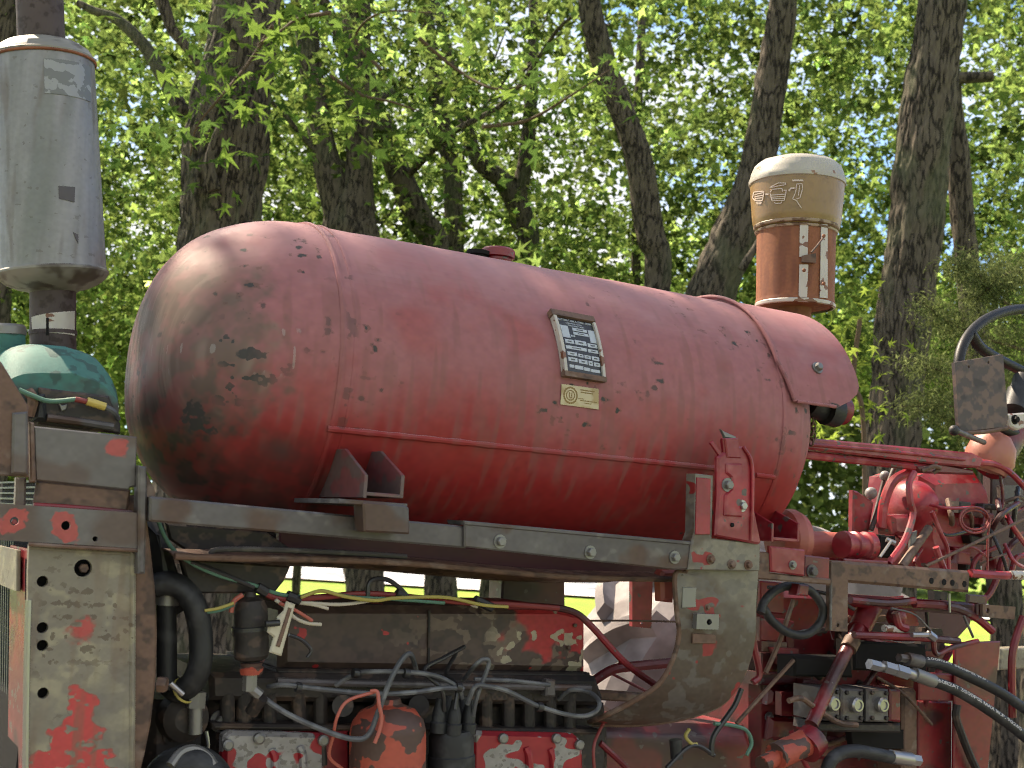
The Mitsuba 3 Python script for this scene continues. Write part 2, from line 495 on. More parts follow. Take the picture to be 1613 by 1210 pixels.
def orange_rust(p, n, uv):
    c = mix(S(164, 104, 70), S(138, 84, 56), n3(p, 20))
    c = mix(c, S(118, 68, 48), smoothstep(0.5, 0.7, fbm(p.x * 60, p.y * 60, p.z * 8, 2)) * 0.6)
    return c * (0.8 + 0.4 * n3(p, 200, 3.0))


mat('rim_beige', lambda p, n, uv: mix(S(172, 152, 132), S(112, 84, 68), smoothstep(0.5, 0.62, n3(p, 60))), 0.5)
mat('cap_white', lambda p, n, uv: mix(mix(S(196, 190, 178), S(172, 166, 154), n3(p, 14)), S(150, 112, 84), smoothstep(0.7, 0.74, n3(p, 70, 6.0))), 0.5)
mat('bracket_red', lambda p, n, uv: mix(mix(mix(S(174, 42, 56), S(142, 28, 40), smoothstep(0.35, 0.65, n3(p, 14))), S(186, 108, 108), smoothstep(0.5, 0.75, n3(p, 30, 5.0)) * 0.5), S(98, 84, 80), smoothstep(0.68, 0.71, n3(p, 55, 50.0))) * (0.85 + 0.3 * n3(p, 110)), 0.42)
mat('faded_red', lambda p, n, uv: mix(S(190, 104, 86), S(164, 70, 62), n3(p, 18)), 0.5)
mat('orange_rust', orange_rust, 0.7, 0.0, 0.35)
mat('amber_plastic', lambda p, n, uv: mix(S(162, 130, 84), S(140, 110, 70), n3(p, 14) * 0.7 + smoothstep(0.5, 0.8, n3(p, 60, 2.0)) * 0.5), 0.38, 0.0, 0.5)
mat('decal_print', S(226, 206, 190), 0.5)


def tyre_color(p, n, uv):
    return mix(S(172, 164, 162, .5), S(132, 124, 122, .5), smoothstep(0.4, 0.65, n3(p, 9))) * (0.8 + 0.4 * n3(p, 50, 4.0))


mat('dusty_tyre', tyre_color, 0.8, 0, 0.3)
mat('black_rubber', lambda p, n, uv: mix(S(40, 41, 43), S(84, 84, 86), smoothstep(0.5, 0.8, n3(p, 40)) * 0.5), 0.55, 0, 0.35)
mat('dark_void', S(26, 24, 24), 0.8, 0, 0.2)
mat('bright_metal', S(190, 188, 186), 0.3, 0.8)
mat('dull_zinc', S(150, 148, 144), 0.45, 0.6)
mat('grey_wire', lambda p, n, uv: mix(S(82, 84, 88), S(120, 122, 124), smoothstep(0.45, 0.7, n3(p, 40))), 0.55)
mat('black_wire', S(40, 40, 42), 0.45)
mat('white_wire', S(216, 208, 190), 0.5)
mat('green_wire', S(88, 132, 112), 0.5)
mat('yellow_wire', S(190, 176, 90), 0.5)
mat('orange_wire', S(196, 104, 86), 0.5)
mat('red_wire', S(140, 50, 48), 0.5)
mat('yellow_sleeve', S(214, 190, 96), 0.5)
mat('ivory_plastic', S(216, 208, 184), 0.45)
mat('plate_black', S(40, 42, 50), 0.4)
mat('plate_white', S(196, 204, 214), 0.4)
mat('decal_cream', lambda p, n, uv: mix(S(214, 200, 164), S(186, 164, 116), smoothstep(0.45, 0.65, n3(p, 40))), 0.55)
mat('decal_gold', S(150, 122, 66), 0.55)
mat('grey_sticker', lambda p, n, uv: mix(S(128, 130, 130), S(166, 168, 170), smoothstep(0.5, 0.54, n3(p, 60))), 0.5, 0.3)
mat('dark_sticker', S(84, 78, 82), 0.5, 0.2)
mat('hose_print', S(214, 210, 206), 0.6)
mat('fan_mesh', S(96, 104, 102), 0.5, 0.5)


def hoop_color(p, n, uv):
    a, b = n3(p, 11), n3(p, 40, 7.0)
    c = mix(S(136, 130, 117), S(156, 148, 132), a)
    c = mix(c, S(90, 76, 66), smoothstep(1.42, 1.36, p.z + (a - 0.5) * 0.12 + (b - 0.5) * 0.05) * 0.9)
    c = mix(c, S(92, 72, 58), smoothstep(0.5, 0.66, n3(p, 16, 20.0)) * 0.7)
    c = mix(c, S(120, 116, 112), smoothstep(0.56, 0.64, b) * 0.6)
    c = mix(c, S(160, 50, 50), smoothstep(0.66, 0.68, n3(p, 24, 51.0)))
    return c * (0.70 + 0.36 * n3(p, 140, 5.0))


mat('hoop_steel', hoop_color, 0.5, 0.2, 0.5)

# ------------------------------------------------------------------ the setting: lawn, path
rng = np.random.default_rng(11)


def ground_height(x, y):
    return 0.25 * (meshkit.fbm(np.stack([x * 0.06, y * 0.06, x * 0], -1), 3, 5) - 0.5) * np.clip(np.hypot(x, y) / 15, 0, 1)


def ground_mesh(half=420.0, n=161):
    s = np.linspace(-1, 1, n)
    s = np.sign(s) * np.abs(s) ** 2.2 * half
    x, y = np.meshgrid(s + 4, s + 8, indexing='ij')
    g = np.stack([x, y, ground_height(x, y)], -1)
    v = g.reshape(-1, 3)
    i, j = np.meshgrid(np.arange(n - 1), np.arange(n - 1), indexing='ij')
    a = (i * n + j).ravel()
    f = np.vstack([np.stack([a, a + n, a + n + 1], 1), np.stack([a, a + n + 1, a + 1], 1)])
    return trimesh.Trimesh(v, f, process=False)


def lawn_color(p, n, uv):
    a, b, f = fbm(p.x * 0.5, p.y * 0.5, 0, 3), fbm(p.x * 4, p.y * 4, 0, 3), noise(p.x * 60, p.y * 60, 0)
    c = mix([0.12, 0.20, 0.022], [0.18, 0.26, 0.035], a)
    c = mix(c, [0.16, 0.17, 0.06], smoothstep(0.55, 0.7, b) * 0.5)
    return c * (0.7 + 0.6 * f)


mat('lawn_green', lawn_color, 0.8, 0, 0.2)
mat('pale_gravel', lambda p, n, uv: mix(S(222, 216, 208, .8), S(200, 194, 186, .8), fbm(p.x * 9, p.y * 9, 0, 3)), 0.9, 0, 0.2)
obj('lawn', ground_mesh(), 'lawn_green', smooth=True, kind='structure', label='bright green mown lawn stretching under the trees behind the tractor')
FH = FORWARD * [1, 1, 0] / np.linalg.norm(FORWARD[:2])
RH = np.array([FH[1], -FH[0], 0])


def strip(d0, d1, lo, hi, h, n=120):
    s = np.linspace(lo, hi, n)
    g = np.array([[RH * u + FH * (d + 1.2 * math.sin(u * 0.05)) for d in np.linspace(d0, d1, 7)] for u in s])
    g[..., 2] = ground_height(g[..., 0], g[..., 1]) + h
    v = g.reshape(-1, 3)
    i, j = np.meshgrid(np.arange(n - 1), np.arange(6), indexing='ij')
    a = (i * 7 + j).ravel()
    return trimesh.Trimesh(v, np.vstack([np.stack([a, a + 7, a + 8], 1), np.stack([a, a + 8, a + 1], 1)]), process=False)


yard_n = 64
ya = np.arange(yard_n) * 2 * math.pi / yard_n
yr = 9.5 + 1.2 * np.sin(ya * 3 + 1) + 0.6 * np.sin(ya * 7)
yg = np.array([[[2 + r_ * math.cos(t), 2 + r_ * math.sin(t)] for r_ in yr[k] * np.linspace(0, 1, 16)] for k, t in enumerate(np.append(ya, 0)) for k in [k % yard_n]])
yv = np.concatenate([yg, (ground_height(yg[..., 0], yg[..., 1]) + 0.035)[..., None]], -1)
i_, j_ = np.meshgrid(np.arange(yard_n), np.arange(15), indexing='ij')
a_ = (i_ * 16 + j_).ravel()
mat('dusty_gravel', lambda p, n, uv: mix([.16, .145, .13], [.10, .092, .085], fbm(p.x * 3, p.y * 3, 0, 3)) * (0.7 + 0.6 * noise(p.x * 45, p.y * 45, 0)), 0.9, 0, 0.2)
obj('gravel_yard', trimesh.Trimesh(yv.reshape(-1, 3), np.vstack([np.stack([a_, a_ + 1, a_ + 17], 1)[:, ::-1], np.stack([a_, a_ + 17, a_ + 16], 1)[:, ::-1]]), process=False), 'dusty_gravel', smooth=True, kind='structure', label='dusty gravel yard under the tractor')
obj('gravel_path', strip(36.6, 53, -90, 120, 0.08), 'pale_gravel', smooth=True, kind='structure', label='pale gravel path crossing the lawn beyond the trees')

mat('knob_grey', S(160, 156, 156), 0.4)
mat('grease_red', S(70, 32, 32), 0.6)
mat('rust_plate', lambda p, n, uv: mix(mix(S(122, 100, 92), S(88, 78, 78), smoothstep(0.4, 0.6, n3(p, 55))), S(70, 62, 64), smoothstep(0.52, 0.66, n3(p, 24, 9.0))), 0.6, 0.15, 0.4)
mat('orange_saddle', lambda p, n, uv: mix(S(196, 128, 104), S(170, 98, 84), n3(p, 26)), 0.5)
mat('under_red', lambda p, n, uv: mix(S(96, 22, 28), S(60, 24, 26), n3(p, 12)), 0.6)
mat('wheel_black', S(26, 26, 28), 0.5, 0, 0.3)
mat('saddle_steel', lambda p, n, uv: mix(mix(S(116, 92, 88), S(92, 78, 76), n3(p, 18)), S(134, 62, 64), smoothstep(0.5, 0.62, n3(p, 26, 9.0)) * 0.7) * (0.8 + 0.4 * n3(p, 120)), 0.5, 0.15)

# ------------------------------------------------------------------ the tractor
TR_ = 'tractor'
note(TR_, 'weathered red tractor with long faded gas tank, hood off and engine bare', 'tractor')
CY = 2.1815                                               # the tractor's middle plane


def depth_of(p):
    return float((np.asarray(p) - EYE) @ FORWARD)


def lathe_px(prof, a0, a1, y=CY, sides=56):
    o, e = at(*a0, y), at(*a1, y)
    L = np.linalg.norm(e - o)
    k = depth_of(o) / FOCAL
    return lathe([(hw * k, (py - a0[1]) / (a1[1] - a0[1]) * L) for hw, py in prof], o, e - o, sides)


def part(name, mesh, m, parent=None, **kw):
    return obj(name, mesh, m, f'{TR_}__{parent}' if parent else TR_, **kw)


def holder(key, label=None):
    note(f'{TR_}__{key}', label)
    return key


# ---- gas tank
def tank_profile():
    pr = [(0, -HD)]
    for a in np.linspace(2, 90, 22):
        pr.append((TR * math.sin(math.radians(a)) ** 0.68, -HD * math.cos(math.radians(a))))
    pr += [(TR, x) for x in np.linspace(0.004, 0.936, 40)]
    for a in np.linspace(90, 2, 22):
        pr.append((TR * math.sin(math.radians(a)) ** 0.68, 0.94 + 0.17 * math.cos(math.radians(a))))
    return pr + [(0, 1.11)]


XF, XR = 0.76, 1.70
tank = lathe(tank_profile(), (XF, TY, TZ), (1, 0, 0), 128)
tank.vertices += (meshkit.fbm(np.asarray(tank.vertices) * 6, 3, 3)[:, None] - 0.5) * 0.008 * (np.asarray(tank.vertices) - [1.23, TY, TZ]) / TR * [0.3, 1, 1]
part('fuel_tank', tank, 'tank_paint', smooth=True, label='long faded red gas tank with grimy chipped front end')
FT = 'fuel_tank'


def ring(x, r, w, rad=0.003):
    return lathe([(r - 0.004, -w), (r + rad * 0.6, -w * 0.7), (r + rad, 0), (r + rad * 0.6, w * 0.7), (r - 0.004, w)], (x, TY, TZ), (1, 0, 0), 128)


part('weld_seam', ring(XF, TR, 0.007, 0.0034), 'tank_paint', FT)
part('weld_seam', ring(XF + 0.022, TR, 0.005, 0.002), 'tank_paint', FT)
part('weld_seam', ring(XR, TR, 0.007, 0.0032), 'tank_paint', FT)


def xa(px, py, r=TR):
    p = cyl_hit(px, py, r)
    return np.array([p[0], math.atan2(p[2] - TZ, TY - p[1])])


def on_cyl(x, a, r):
    return np.stack([x, TY - r * np.cos(a), TZ + r * np.sin(a)], -1)


b0, b1 = xa(515, 675), xa(1130, 738)
bt = np.linspace(0, 1, 60)
bead = on_cyl(b0[0] + (b1[0] - b0[0]) * bt, b0[1] + (b1[1] - b0[1]) * bt, TR + 0.001)
part('weld_bead', tube(bead, 0.0055 + 0.0012 * np.sin(bt * 90) * rng.random(60), 8), 'tank_paint', FT)
b0, b1 = xa(1190, 748), xa(1222, 752)
part('weld_bead', tube(on_cyl(b0[0] + (b1[0] - b0[0]) * bt[::6], b0[1] + (b1[1] - b0[1]) * bt[::6], TR + 0.001), 0.005, 8), 'tank_paint', FT)

# data plate and decal, bent to the tank
DP = [xa(864, 497), xa(930, 509), xa(948, 603), xa(884, 593)]
DC = [xa(884, 605), xa(942, 613), xa(942, 645), xa(882, 637)]


def bil(q, u, v):
    u, v = np.asarray(u, float)[..., None], np.asarray(v, float)[..., None]
    return (q[0] * (1 - u) + q[1] * u) * (1 - v) + (q[3] * (1 - u) + q[2] * u) * v


def patch(q, r, th, u0=0, v0=0, u1=1, v1=1, n=9):
    u, v = np.meshgrid(np.linspace(u0, u1, 4), np.linspace(v0, v1, n), indexing='ij')
    p = bil(q, u, v)
    a, b = on_cyl(p[..., 0], p[..., 1], r), on_cyl(p[..., 0], p[..., 1], r + th)
    m = sheet(a, th)
    if np.abs(np.asarray(m.vertices)[16 * 0 + len(a.reshape(-1, 3)):] - b.reshape(-1, 3)).max() > th:
        m = sheet(a[::-1], th)
    return m


def bent_text(q, s, u0, v0, u1, v1, r, bold=True):
    t = meshkit.text_mesh(s, 1.0, 0.05, bold)
    w = np.asarray(t.vertices)
    lo, hi = w.min(0), w.max(0)
    p = bil(q, u0 + (u1 - u0) * (w[:, 0] - lo[0]) / (hi[0] - lo[0]), v1 + (v0 - v1) * (w[:, 1] - lo[1]) / (hi[1] - lo[1]))
    return trimesh.Trimesh(on_cyl(p[:, 0], p[:, 1], r + 0.0006 * (w[:, 2] > 0.02)), t.faces, process=False)


part('data_plate', patch(DP, TR + 0.007, 0.002), 'plate_black', FT, label='black and white data plate riveted in a raised frame')
part('data_plate_rail', patch(DP, TR + 0.001, 0.013, 0.0, 0, 0.07, 1), 'chipped_white', FT)
part('data_plate_rail', patch(DP, TR + 0.001, 0.013, 0.94, 0.07, 1.0, 0.99), 'chipped_white', FT)
part('data_plate_clip', patch(DP, TR + 0.001, 0.014, -0.03, -0.035, 1.0, 0.065, 4), 'rusty_sheet', FT)
part('data_plate_clip', patch(DP, TR + 0.001, 0.014, -0.01, 0.935, 1.01, 1.01, 4), 'rusty_sheet', FT)
cells = [(.12, .20, .30, .40), (.78, .21, .93, .42), (.40, .215, .75, .265), (.40, .285, .76, .33), (.32, .345, .42, .37), (.15, .43, .36, .49), (.39, .42, .66, .49),
         (.69, .44, .92, .50), (.14, .53, .64, .58), (.67, .535, .92, .585), (.15, .625, .38, .68), (.41, .635, .53, .685), (.56, .64, .71, .69), (.74, .64, .92, .70),
         (.15, .71, .37, .77), (.40, .72, .61, .78), (.64, .72, .74, .79), (.77, .73, .92, .79), (.16, .82, .27, .865), (.29, .82, .49, .875), (.51, .83, .66, .88), (.68, .84, .9, .885)]
part('data_plate_field', cat([patch(DP, TR + 0.0088, 0.0008, *c, n=3) for c in cells] + [bent_text(DP, 'SUTTON TANK & STEEL CORP.', .11, .085, .92, .118, TR + 0.0092),
     bent_text(DP, 'LEBANON, OHIO', .28, .14, .66, .163, TR + 0.0092), bent_text(DP, 'PROPANE TANK', .32, .176, .70, .198, TR + 0.0092)]), 'plate_white', FT, kind='stuff')
prints = []
for c in cells[2:18]:
    um, vm, du, dv = (c[0] + c[2]) / 2, (c[1] + c[3]) / 2, (c[2] - c[0]) * 0.22, (c[3] - c[1]) * 0.16
    prints.append(patch(DP, TR + 0.0097, 0.0003, um - du, vm - dv, um + du, vm + dv, 2))
part('data_plate_lettering', cat(prints), 'grey_wire', FT, kind='stuff')
part('decal', patch(DC, TR + 0.0008, 0.0012), 'decal_cream', FT, label='yellowed inspection decal with a round gold seal')
cc, rr = (0.24, 0.5), (0.19, 0.42)
seal = []
for s0, s1 in ((0.80, 1.0), (0.50, 0.62)):
    w = np.linspace(0, 2 * math.pi, 41)
    g = np.stack([bil(DC, cc[0] + rr[0] * k * np.cos(w), cc[1] + rr[1] * k * np.sin(w)) for k in (s0, s1)], 0)
    seal.append(sheet(on_cyl(g[..., 0], g[..., 1], TR + 0.0026), 0.0004))
seal.append(bent_text(DC, 'U', .20, .36, .28, .64, TR + 0.0026))
for u0, v0, u1, v1 in ((.5, .14, .88, .20), (.5, .26, .84, .31), (.5, .66, .94, .70), (.62, .77, .8, .81), (.45, .58, .6, .61)):
    seal.append(patch(DC, TR + 0.0022, 0.0006, u0, v0, u1, v1, 2))
part('decal_seal', cat(seal), 'decal_gold', FT, kind='stuff')

# filler cap and valve on the crown
fc = at(783, 420, TY)
fc[2] = TZ + TR - 0.020
part('filler_cap', lathe([(0.016, 0), (0.016, 0.012), (0.030, 0.014), (0.031, 0.024), (0.027, 0.026), (0.027, 0.030), (0.034, 0.032), (0.034, 0.046), (0.03, 0.05), (0, 0.05)], fc, UP, 24), 'red_paint', FT)
fv = at(752, 415, TY)
fv[2] = TZ + TR - 0.004
part('crown_valve', lathe([(0.020, 0), (0.020, 0.012), (0.024, 0.014), (0.024, 0.022), (0, 0.022)], fv, UP, 8), 'dark_void', FT)


# valve guard: bent sheet behind the rear seam
def guard():
    n, m = 22, 40
    a = np.linspace(math.radians(9), math.radians(150), m)
    t = np.linspace(0, 1, n)
    A, Tm = np.meshgrid(a, t, indexing='ij')
    x1 = 1.91 - 0.075 * np.clip((math.radians(22) - A) / math.radians(13), 0, 1) ** 2.2
    x0 = 1.693 + 0.03 * np.clip((math.radians(26) - A) / math.radians(18), 0, 1)
    X = x0 + (x1 - x0) * Tm
    R_ = TR + 0.005 + 0 * X
    g = on_cyl(X, A, R_)
    return sheet(g, 0.004)


part('valve_guard', guard(), 'tank_paint', FT, smooth=40, label='bent sheet guard over the rear valves')
ga_ = np.linspace(math.radians(9), math.radians(150), 50)
part('guard_lip', tube(on_cyl(1.692 + 0.03 * np.clip((math.radians(26) - ga_) / math.radians(18), 0, 1), ga_, TR + 0.008), 0.0042, 8), 'tank_paint', FT)
part('guard_lip', tube(on_cyl(np.linspace(1.725, 1.83, 20), np.full(20, math.radians(9.2)), TR + 0.0075), 0.0035, 8), 'tank_paint', FT)
gb = cyl_hit(1287, 580, TR + 0.006)
part('guard_bolt', bolt(gb, gb - [gb[0], TY, TZ], 0.0085), 'dull_zinc', FT)
part('outlet_valve', cat([rod(at(1275, 636, 2.0), at(1300, 647, 2.0), 0.026), rod(at(1300, 646, 1.99), at(1318, 650, 1.99), 0.032)]), 'black_rubber', FT)
part('outlet_valve', rod(at(1318, 645, 2.0), at(1330, 648, 2.0), 0.030), 'red_paint', FT)
for k in range(5):
    c = at(1278 + 3 * (k % 2), 664 + 8 * k, 2.0)
    w = np.linspace(0, 2 * math.pi, 13)
    ax = np.array([1, 0, 0.0]) if k % 2 else np.array([0, 1, 0.0])
    part('chain_link', tube(c + 0.006 * np.cos(w)[:, None] * ax + 0.009 * np.sin(w)[:, None] * UP, 0.002, 6, cap=False), 'rusty_sheet', FT)

# saddle feet: bent steel channels welded under the tank
def foot(px0, px1, top0, top1, bot, y0):
    """a bent U: two gussets standing across the tank's length, joined by a floor"""
    ms = []
    for px, top in ((px0, top0), (px1, top1)):
        x = at(px, bot, y0)[0]
        zb, zt = at(px, bot, y0)[2], at(px - 27, top, y0 + 0.09)[2]
        pr = np.array([(y0, zb), (y0, zb + 0.035), (y0 + 0.09, zt), (y0 + 0.15, zt), (y0 + 0.26, zb)])
        m = prism2(pr, 0, 0.006, 0.001)
        v = np.asarray(m.vertices)
        ms.append(trimesh.Trimesh(np.column_stack([x + v[:, 2], v[:, 0], v[:, 1]]), m.faces, process=False))
    xa0, xa1 = at(px0, bot, y0)[0], at(px1, bot, y0)[0]
    ms.append(box((xa0, y0 + 0.001, zb - 0.001), (xa1 + 0.006, y0 + 0.258, zb + 0.005), 0.001))
    return cat(ms)


part('saddle_foot', foot(572, 630, 707, 711, 784, 1.812), 'saddle_steel', FT)
part('saddle_foot', foot(1215, 1256, 797, 800, 853, 1.90), 'bracket_red', FT)

# ---- muffler and exhaust
MA0, MA1 = (83, 430), (66, 85)
mf = lathe_px([(82, 430), (81, 420), (80, 260), (79, 100), (78, 97)], MA0, MA1)
part('muffler', mf, 'muffler_metal', smooth=30, label='tall pale grey cylindrical muffler')
MU = 'muffler'
part('muffler_cone', lathe_px([(0, 461), (36, 461), (40, 458), (56, 454), (70, 448), (79, 441), (84.5, 433), (84.5, 430), (82, 427.5), (80, 427)], MA0, MA1), 'muffler_rim_metal', MU)
part('muffler_dome', lathe_px([(78, 102), (81, 101), (81.5, 96), (79, 93), (74, 84), (60, 74), (40, 67), (0, 66)], MA0, MA1), 'muffler_rim_metal', MU)
part('muffler_seam', lathe_px([(80.5, 103), (82.5, 101.5), (82.5, 99.5), (81, 98.5)], MA0, MA1), 'orange_rust', MU)
sx = at(18, 260, CY)
part('outlet_pipe', lathe_px([(0, 80), (36, 80), (35.5, -70), (0, -70)], (66, 85), (60, -60)), 'exhaust_iron', MU)
part('inlet_pipe', lathe_px([(0, 600), (35, 600), (35, 528), (36.5, 528), (36.5, 522), (35, 521), (35, 455), (0, 455)], (84, 600), (83, 430)), 'exhaust_iron', MU)
M_AX = (at(*MA1, CY) - at(*MA0, CY))
M_AX /= np.linalg.norm(M_AX)


def round_patch(pts_px, axis_o, axis_d, r, th, y=CY, n=8):
    """sheet wrapped round a round body: outline corners TL, TR, BR, BL in the photograph"""
    q = []
    fx, fy, fz = frame(axis_d)
    for px, py in pts_px:
        d = CAMROT @ np.array([px - 806.5, py - 605.0, FOCAL])
        o = EYE - axis_o
        dx, ox = np.array([d @ fx, d @ fy]), np.array([o @ fx, o @ fy])
        A, B, C = dx @ dx, dx @ ox, ox @ ox - r * r
        t = (-B - math.sqrt(max(B * B - A * C, 0))) / A
        p = o + d * t
        q.append((math.atan2(p @ fy, p @ fx), p @ fz))
    q = np.array(q)
    q[:, 0] = q[0, 0] + (q[:, 0] - q[0, 0] + math.pi) % (2 * math.pi) - math.pi
    u, v = np.meshgrid(np.linspace(0, 1, n), np.linspace(0, 1, n), indexing='ij')
    w = bil(q, u, v)

    def pos(R_):
        return axis_o + R_ * (np.cos(w[..., :1]) * fx + np.sin(w[..., :1]) * fy) + w[..., 1:] * fz
    m = sheet(pos(r), th)
    if abs(np.linalg.norm(np.cross(np.asarray(m.vertices)[-1] - axis_o, fz)) - r - th) > th * 0.5:
        m = sheet(pos(r)[::-1], th)
    return m


RM = 80.5 * depth_of(at(*MA0, CY)) / FOCAL
part('sticker', round_patch([(69, 92), (141, 106), (142, 161), (70, 147)], at(*MA0, CY), M_AX, RM - 0.0012, 0.0016), 'grey_sticker', MU)
part('sticker_scrap', round_patch([(92, 293), (118, 295), (117, 319), (93, 313)], at(*MA0, CY), M_AX, RM + 0.0003, 0.001), 'dark_sticker', MU)
part('sticker_scrap', round_patch([(115, 366), (123, 370), (123, 384), (118, 374)], at(*MA0, CY), M_AX, RM + 0.0003, 0.001), 'dark_sticker', MU)
part('paint_band', round_patch([(50, 500), (117, 490), (117, 529), (52, 524)], at(84, 600, CY), at(83, 430, CY) - at(84, 600, CY), 35.3 * depth_of(at(84, 600, CY)) / FOCAL, 0.001), 'chipped_white', MU)
part('slot', round_patch([(73, 501), (77, 501), (77, 528), (73, 528)], at(84, 600, CY), at(83, 430, CY) - at(84, 600, CY), 35.4 * depth_of(at(84, 600, CY)) / FOCAL, 0.0015), 'dark_void', MU)

# ---- air intake pre-cleaner
AA0, AA1 = (1252, 482), (1256, 270)
part('air_cleaner', lathe_px([(0, 486), (30, 486), (58, 483), (61.5, 480), (61.5, 476), (60.5, 473), (61, 420), (61.5, 372), (63, 367), (0, 366)], AA0, AA1), 'orange_rust', label='rusty intake cleaner with amber bowl and white cap')
AC = 'air_cleaner'
part('stem', lathe_px([(0, 540), (26, 540), (26, 486), (0, 486)], (1250, 560), (1256, 270)), 'orange_rust', AC)
part('bottom_rim', lathe_px([(59, 486), (62.5, 485), (62.8, 481), (61, 479)], AA0, AA1), 'chipped_white', AC)
part('bowl', lathe_px([(0, 366), (60, 366), (66, 362), (68.5, 354), (69.5, 348), (72.5, 315), (74, 288), (0, 288)], AA0, AA1), 'amber_plastic', AC)
part('bowl_rim', lathe_px([(64, 364), (66.5, 363), (67.5, 360), (66, 358)], AA0, AA1), 'rim_beige', AC)
part('bowl_rim', lathe_px([(61, 371), (64, 370), (65, 367.5), (63, 366)], AA0, AA1), 'rim_beige', AC)
cap_prof = [(72, 295), (75.5, 294), (76, 289), (74, 284), (72.5, 277), (69, 267), (61, 260), (48, 255.5), (44, 255.5), (42, 253.5), (20, 252), (0, 251.5)]
part('cap', wavy(lathe_px(cap_prof, AA0, AA1), 0.0015, 30, 4), 'cap_white', AC, label='chipped white domed cap')
A_O, A_D = at(*AA0, CY), (at(*AA1, CY) - at(*AA0, CY)) / np.linalg.norm(at(*AA1, CY) - at(*AA0, CY))
KA = depth_of(A_O) / FOCAL
for q in ([(1260, 352), (1273, 352), (1272, 406), (1259, 405)], [(1259, 417), (1273, 417), (1271, 469), (1258, 468)], [(1293, 353), (1303, 354), (1303, 470), (1291, 469)]):
    part('paint_strip', round_patch(q, A_O, A_D, 62.3 * KA, 0.0015), 'chipped_white', AC)
part('latch', round_patch([(1262, 404), (1283, 400), (1283, 415), (1262, 414)], A_O, A_D, 62.5 * KA, 0.008, n=4), 'rusty_sheet', AC)
lp = [A_O + 0, A_O]
part('latch_wire', wire([(1278, 398, 2.02), (1288, 386, 2.022), (1297, 374, 2.03)], 0.0022), 'rusty_sheet', AC)
part('strip_rivet', cat([bolt(at(px, py, 2.0), (-.3, -1, 0), 0.004, False) for px, py in ((1266, 426), (1297, 372), (1297, 447))]), 'orange_rust', AC, kind='stuff')


# instruction pictures printed on the bowl: outlines of a two bowls and a hand tool
def bowl_r(py):
    return (66.5 + (360 - py) * 0.106) * KA


def bowl_line(pts, w):
    pts = np.array(pts, float)
    q = []
    for i in range(len(pts) - 1):
        a, b = pts[i], pts[i + 1]
        d = (b - a) / (np.linalg.norm(b - a) + 1e-9)
        n_ = np.array([-d[1], d[0]]) * w / 2
        q.append(round_patch([a + n_, b + n_, b - n_, a - n_], A_O, A_D, bowl_r((a[1] + b[1]) / 2) + 0.0012, 0.0008, n=3))
    return q


def Z(x, y):
    return (1170 + x / 9.306, 260 + y / 9.306)


pic = []
for pl, w in (([(148, 480), (165, 400), (300, 385), (315, 400), (290, 520), (180, 520), (148, 480)], 1.3), ([(175, 440), (308, 405)], 1.2), ([(175, 470), (300, 445)], 1.2), ([(185, 495), (295, 480)], 1.2),
              ([(210, 545), (275, 545), (270, 570), (215, 570), (210, 545)], 1.2), ([(335, 430), (380, 430)], 2.2), ([(400, 330), (520, 265), (630, 265), (630, 290), (420, 330)], 1.3),
              ([(405, 400), (430, 360), (575, 345), (585, 390)], 1.3), ([(405, 420), (430, 525), (610, 520), (640, 370), (600, 372)], 1.4), ([(415, 445), (620, 430)], 1.3), ([(420, 475), (615, 462)], 1.3),
              ([(430, 500), (610, 490)], 1.3), ([(465, 545), (480, 565), (560, 562), (575, 540)], 1.3), ([(725, 228), (885, 228)], 2.6), ([(680, 385), (690, 355), (720, 340), (760, 340)], 2.6),
              ([(790, 280), (775, 400), (730, 500), (785, 520), (830, 590), (860, 630)], 1.3), ([(790, 280), (870, 275), (875, 350), (840, 480), (790, 500)], 1.3), ([(835, 295), (815, 450)], 1.2)):
    pic += bowl_line([Z(*q) for q in pl], w)
part('bowl_print', cat(pic), 'decal_print', AC, kind='stuff')

# ---- radiator and front sheet metal
YP = 1.885
part('radiator', cat([box((at(2, 900, YP)[0] + 0.06, 1.95, 0.85), (at(200, 900, YP)[0], 2.42, 1.54), 0.01)]), 'dark_void', label='dark radiator core behind the worn side panel')
RD = 'radiator'


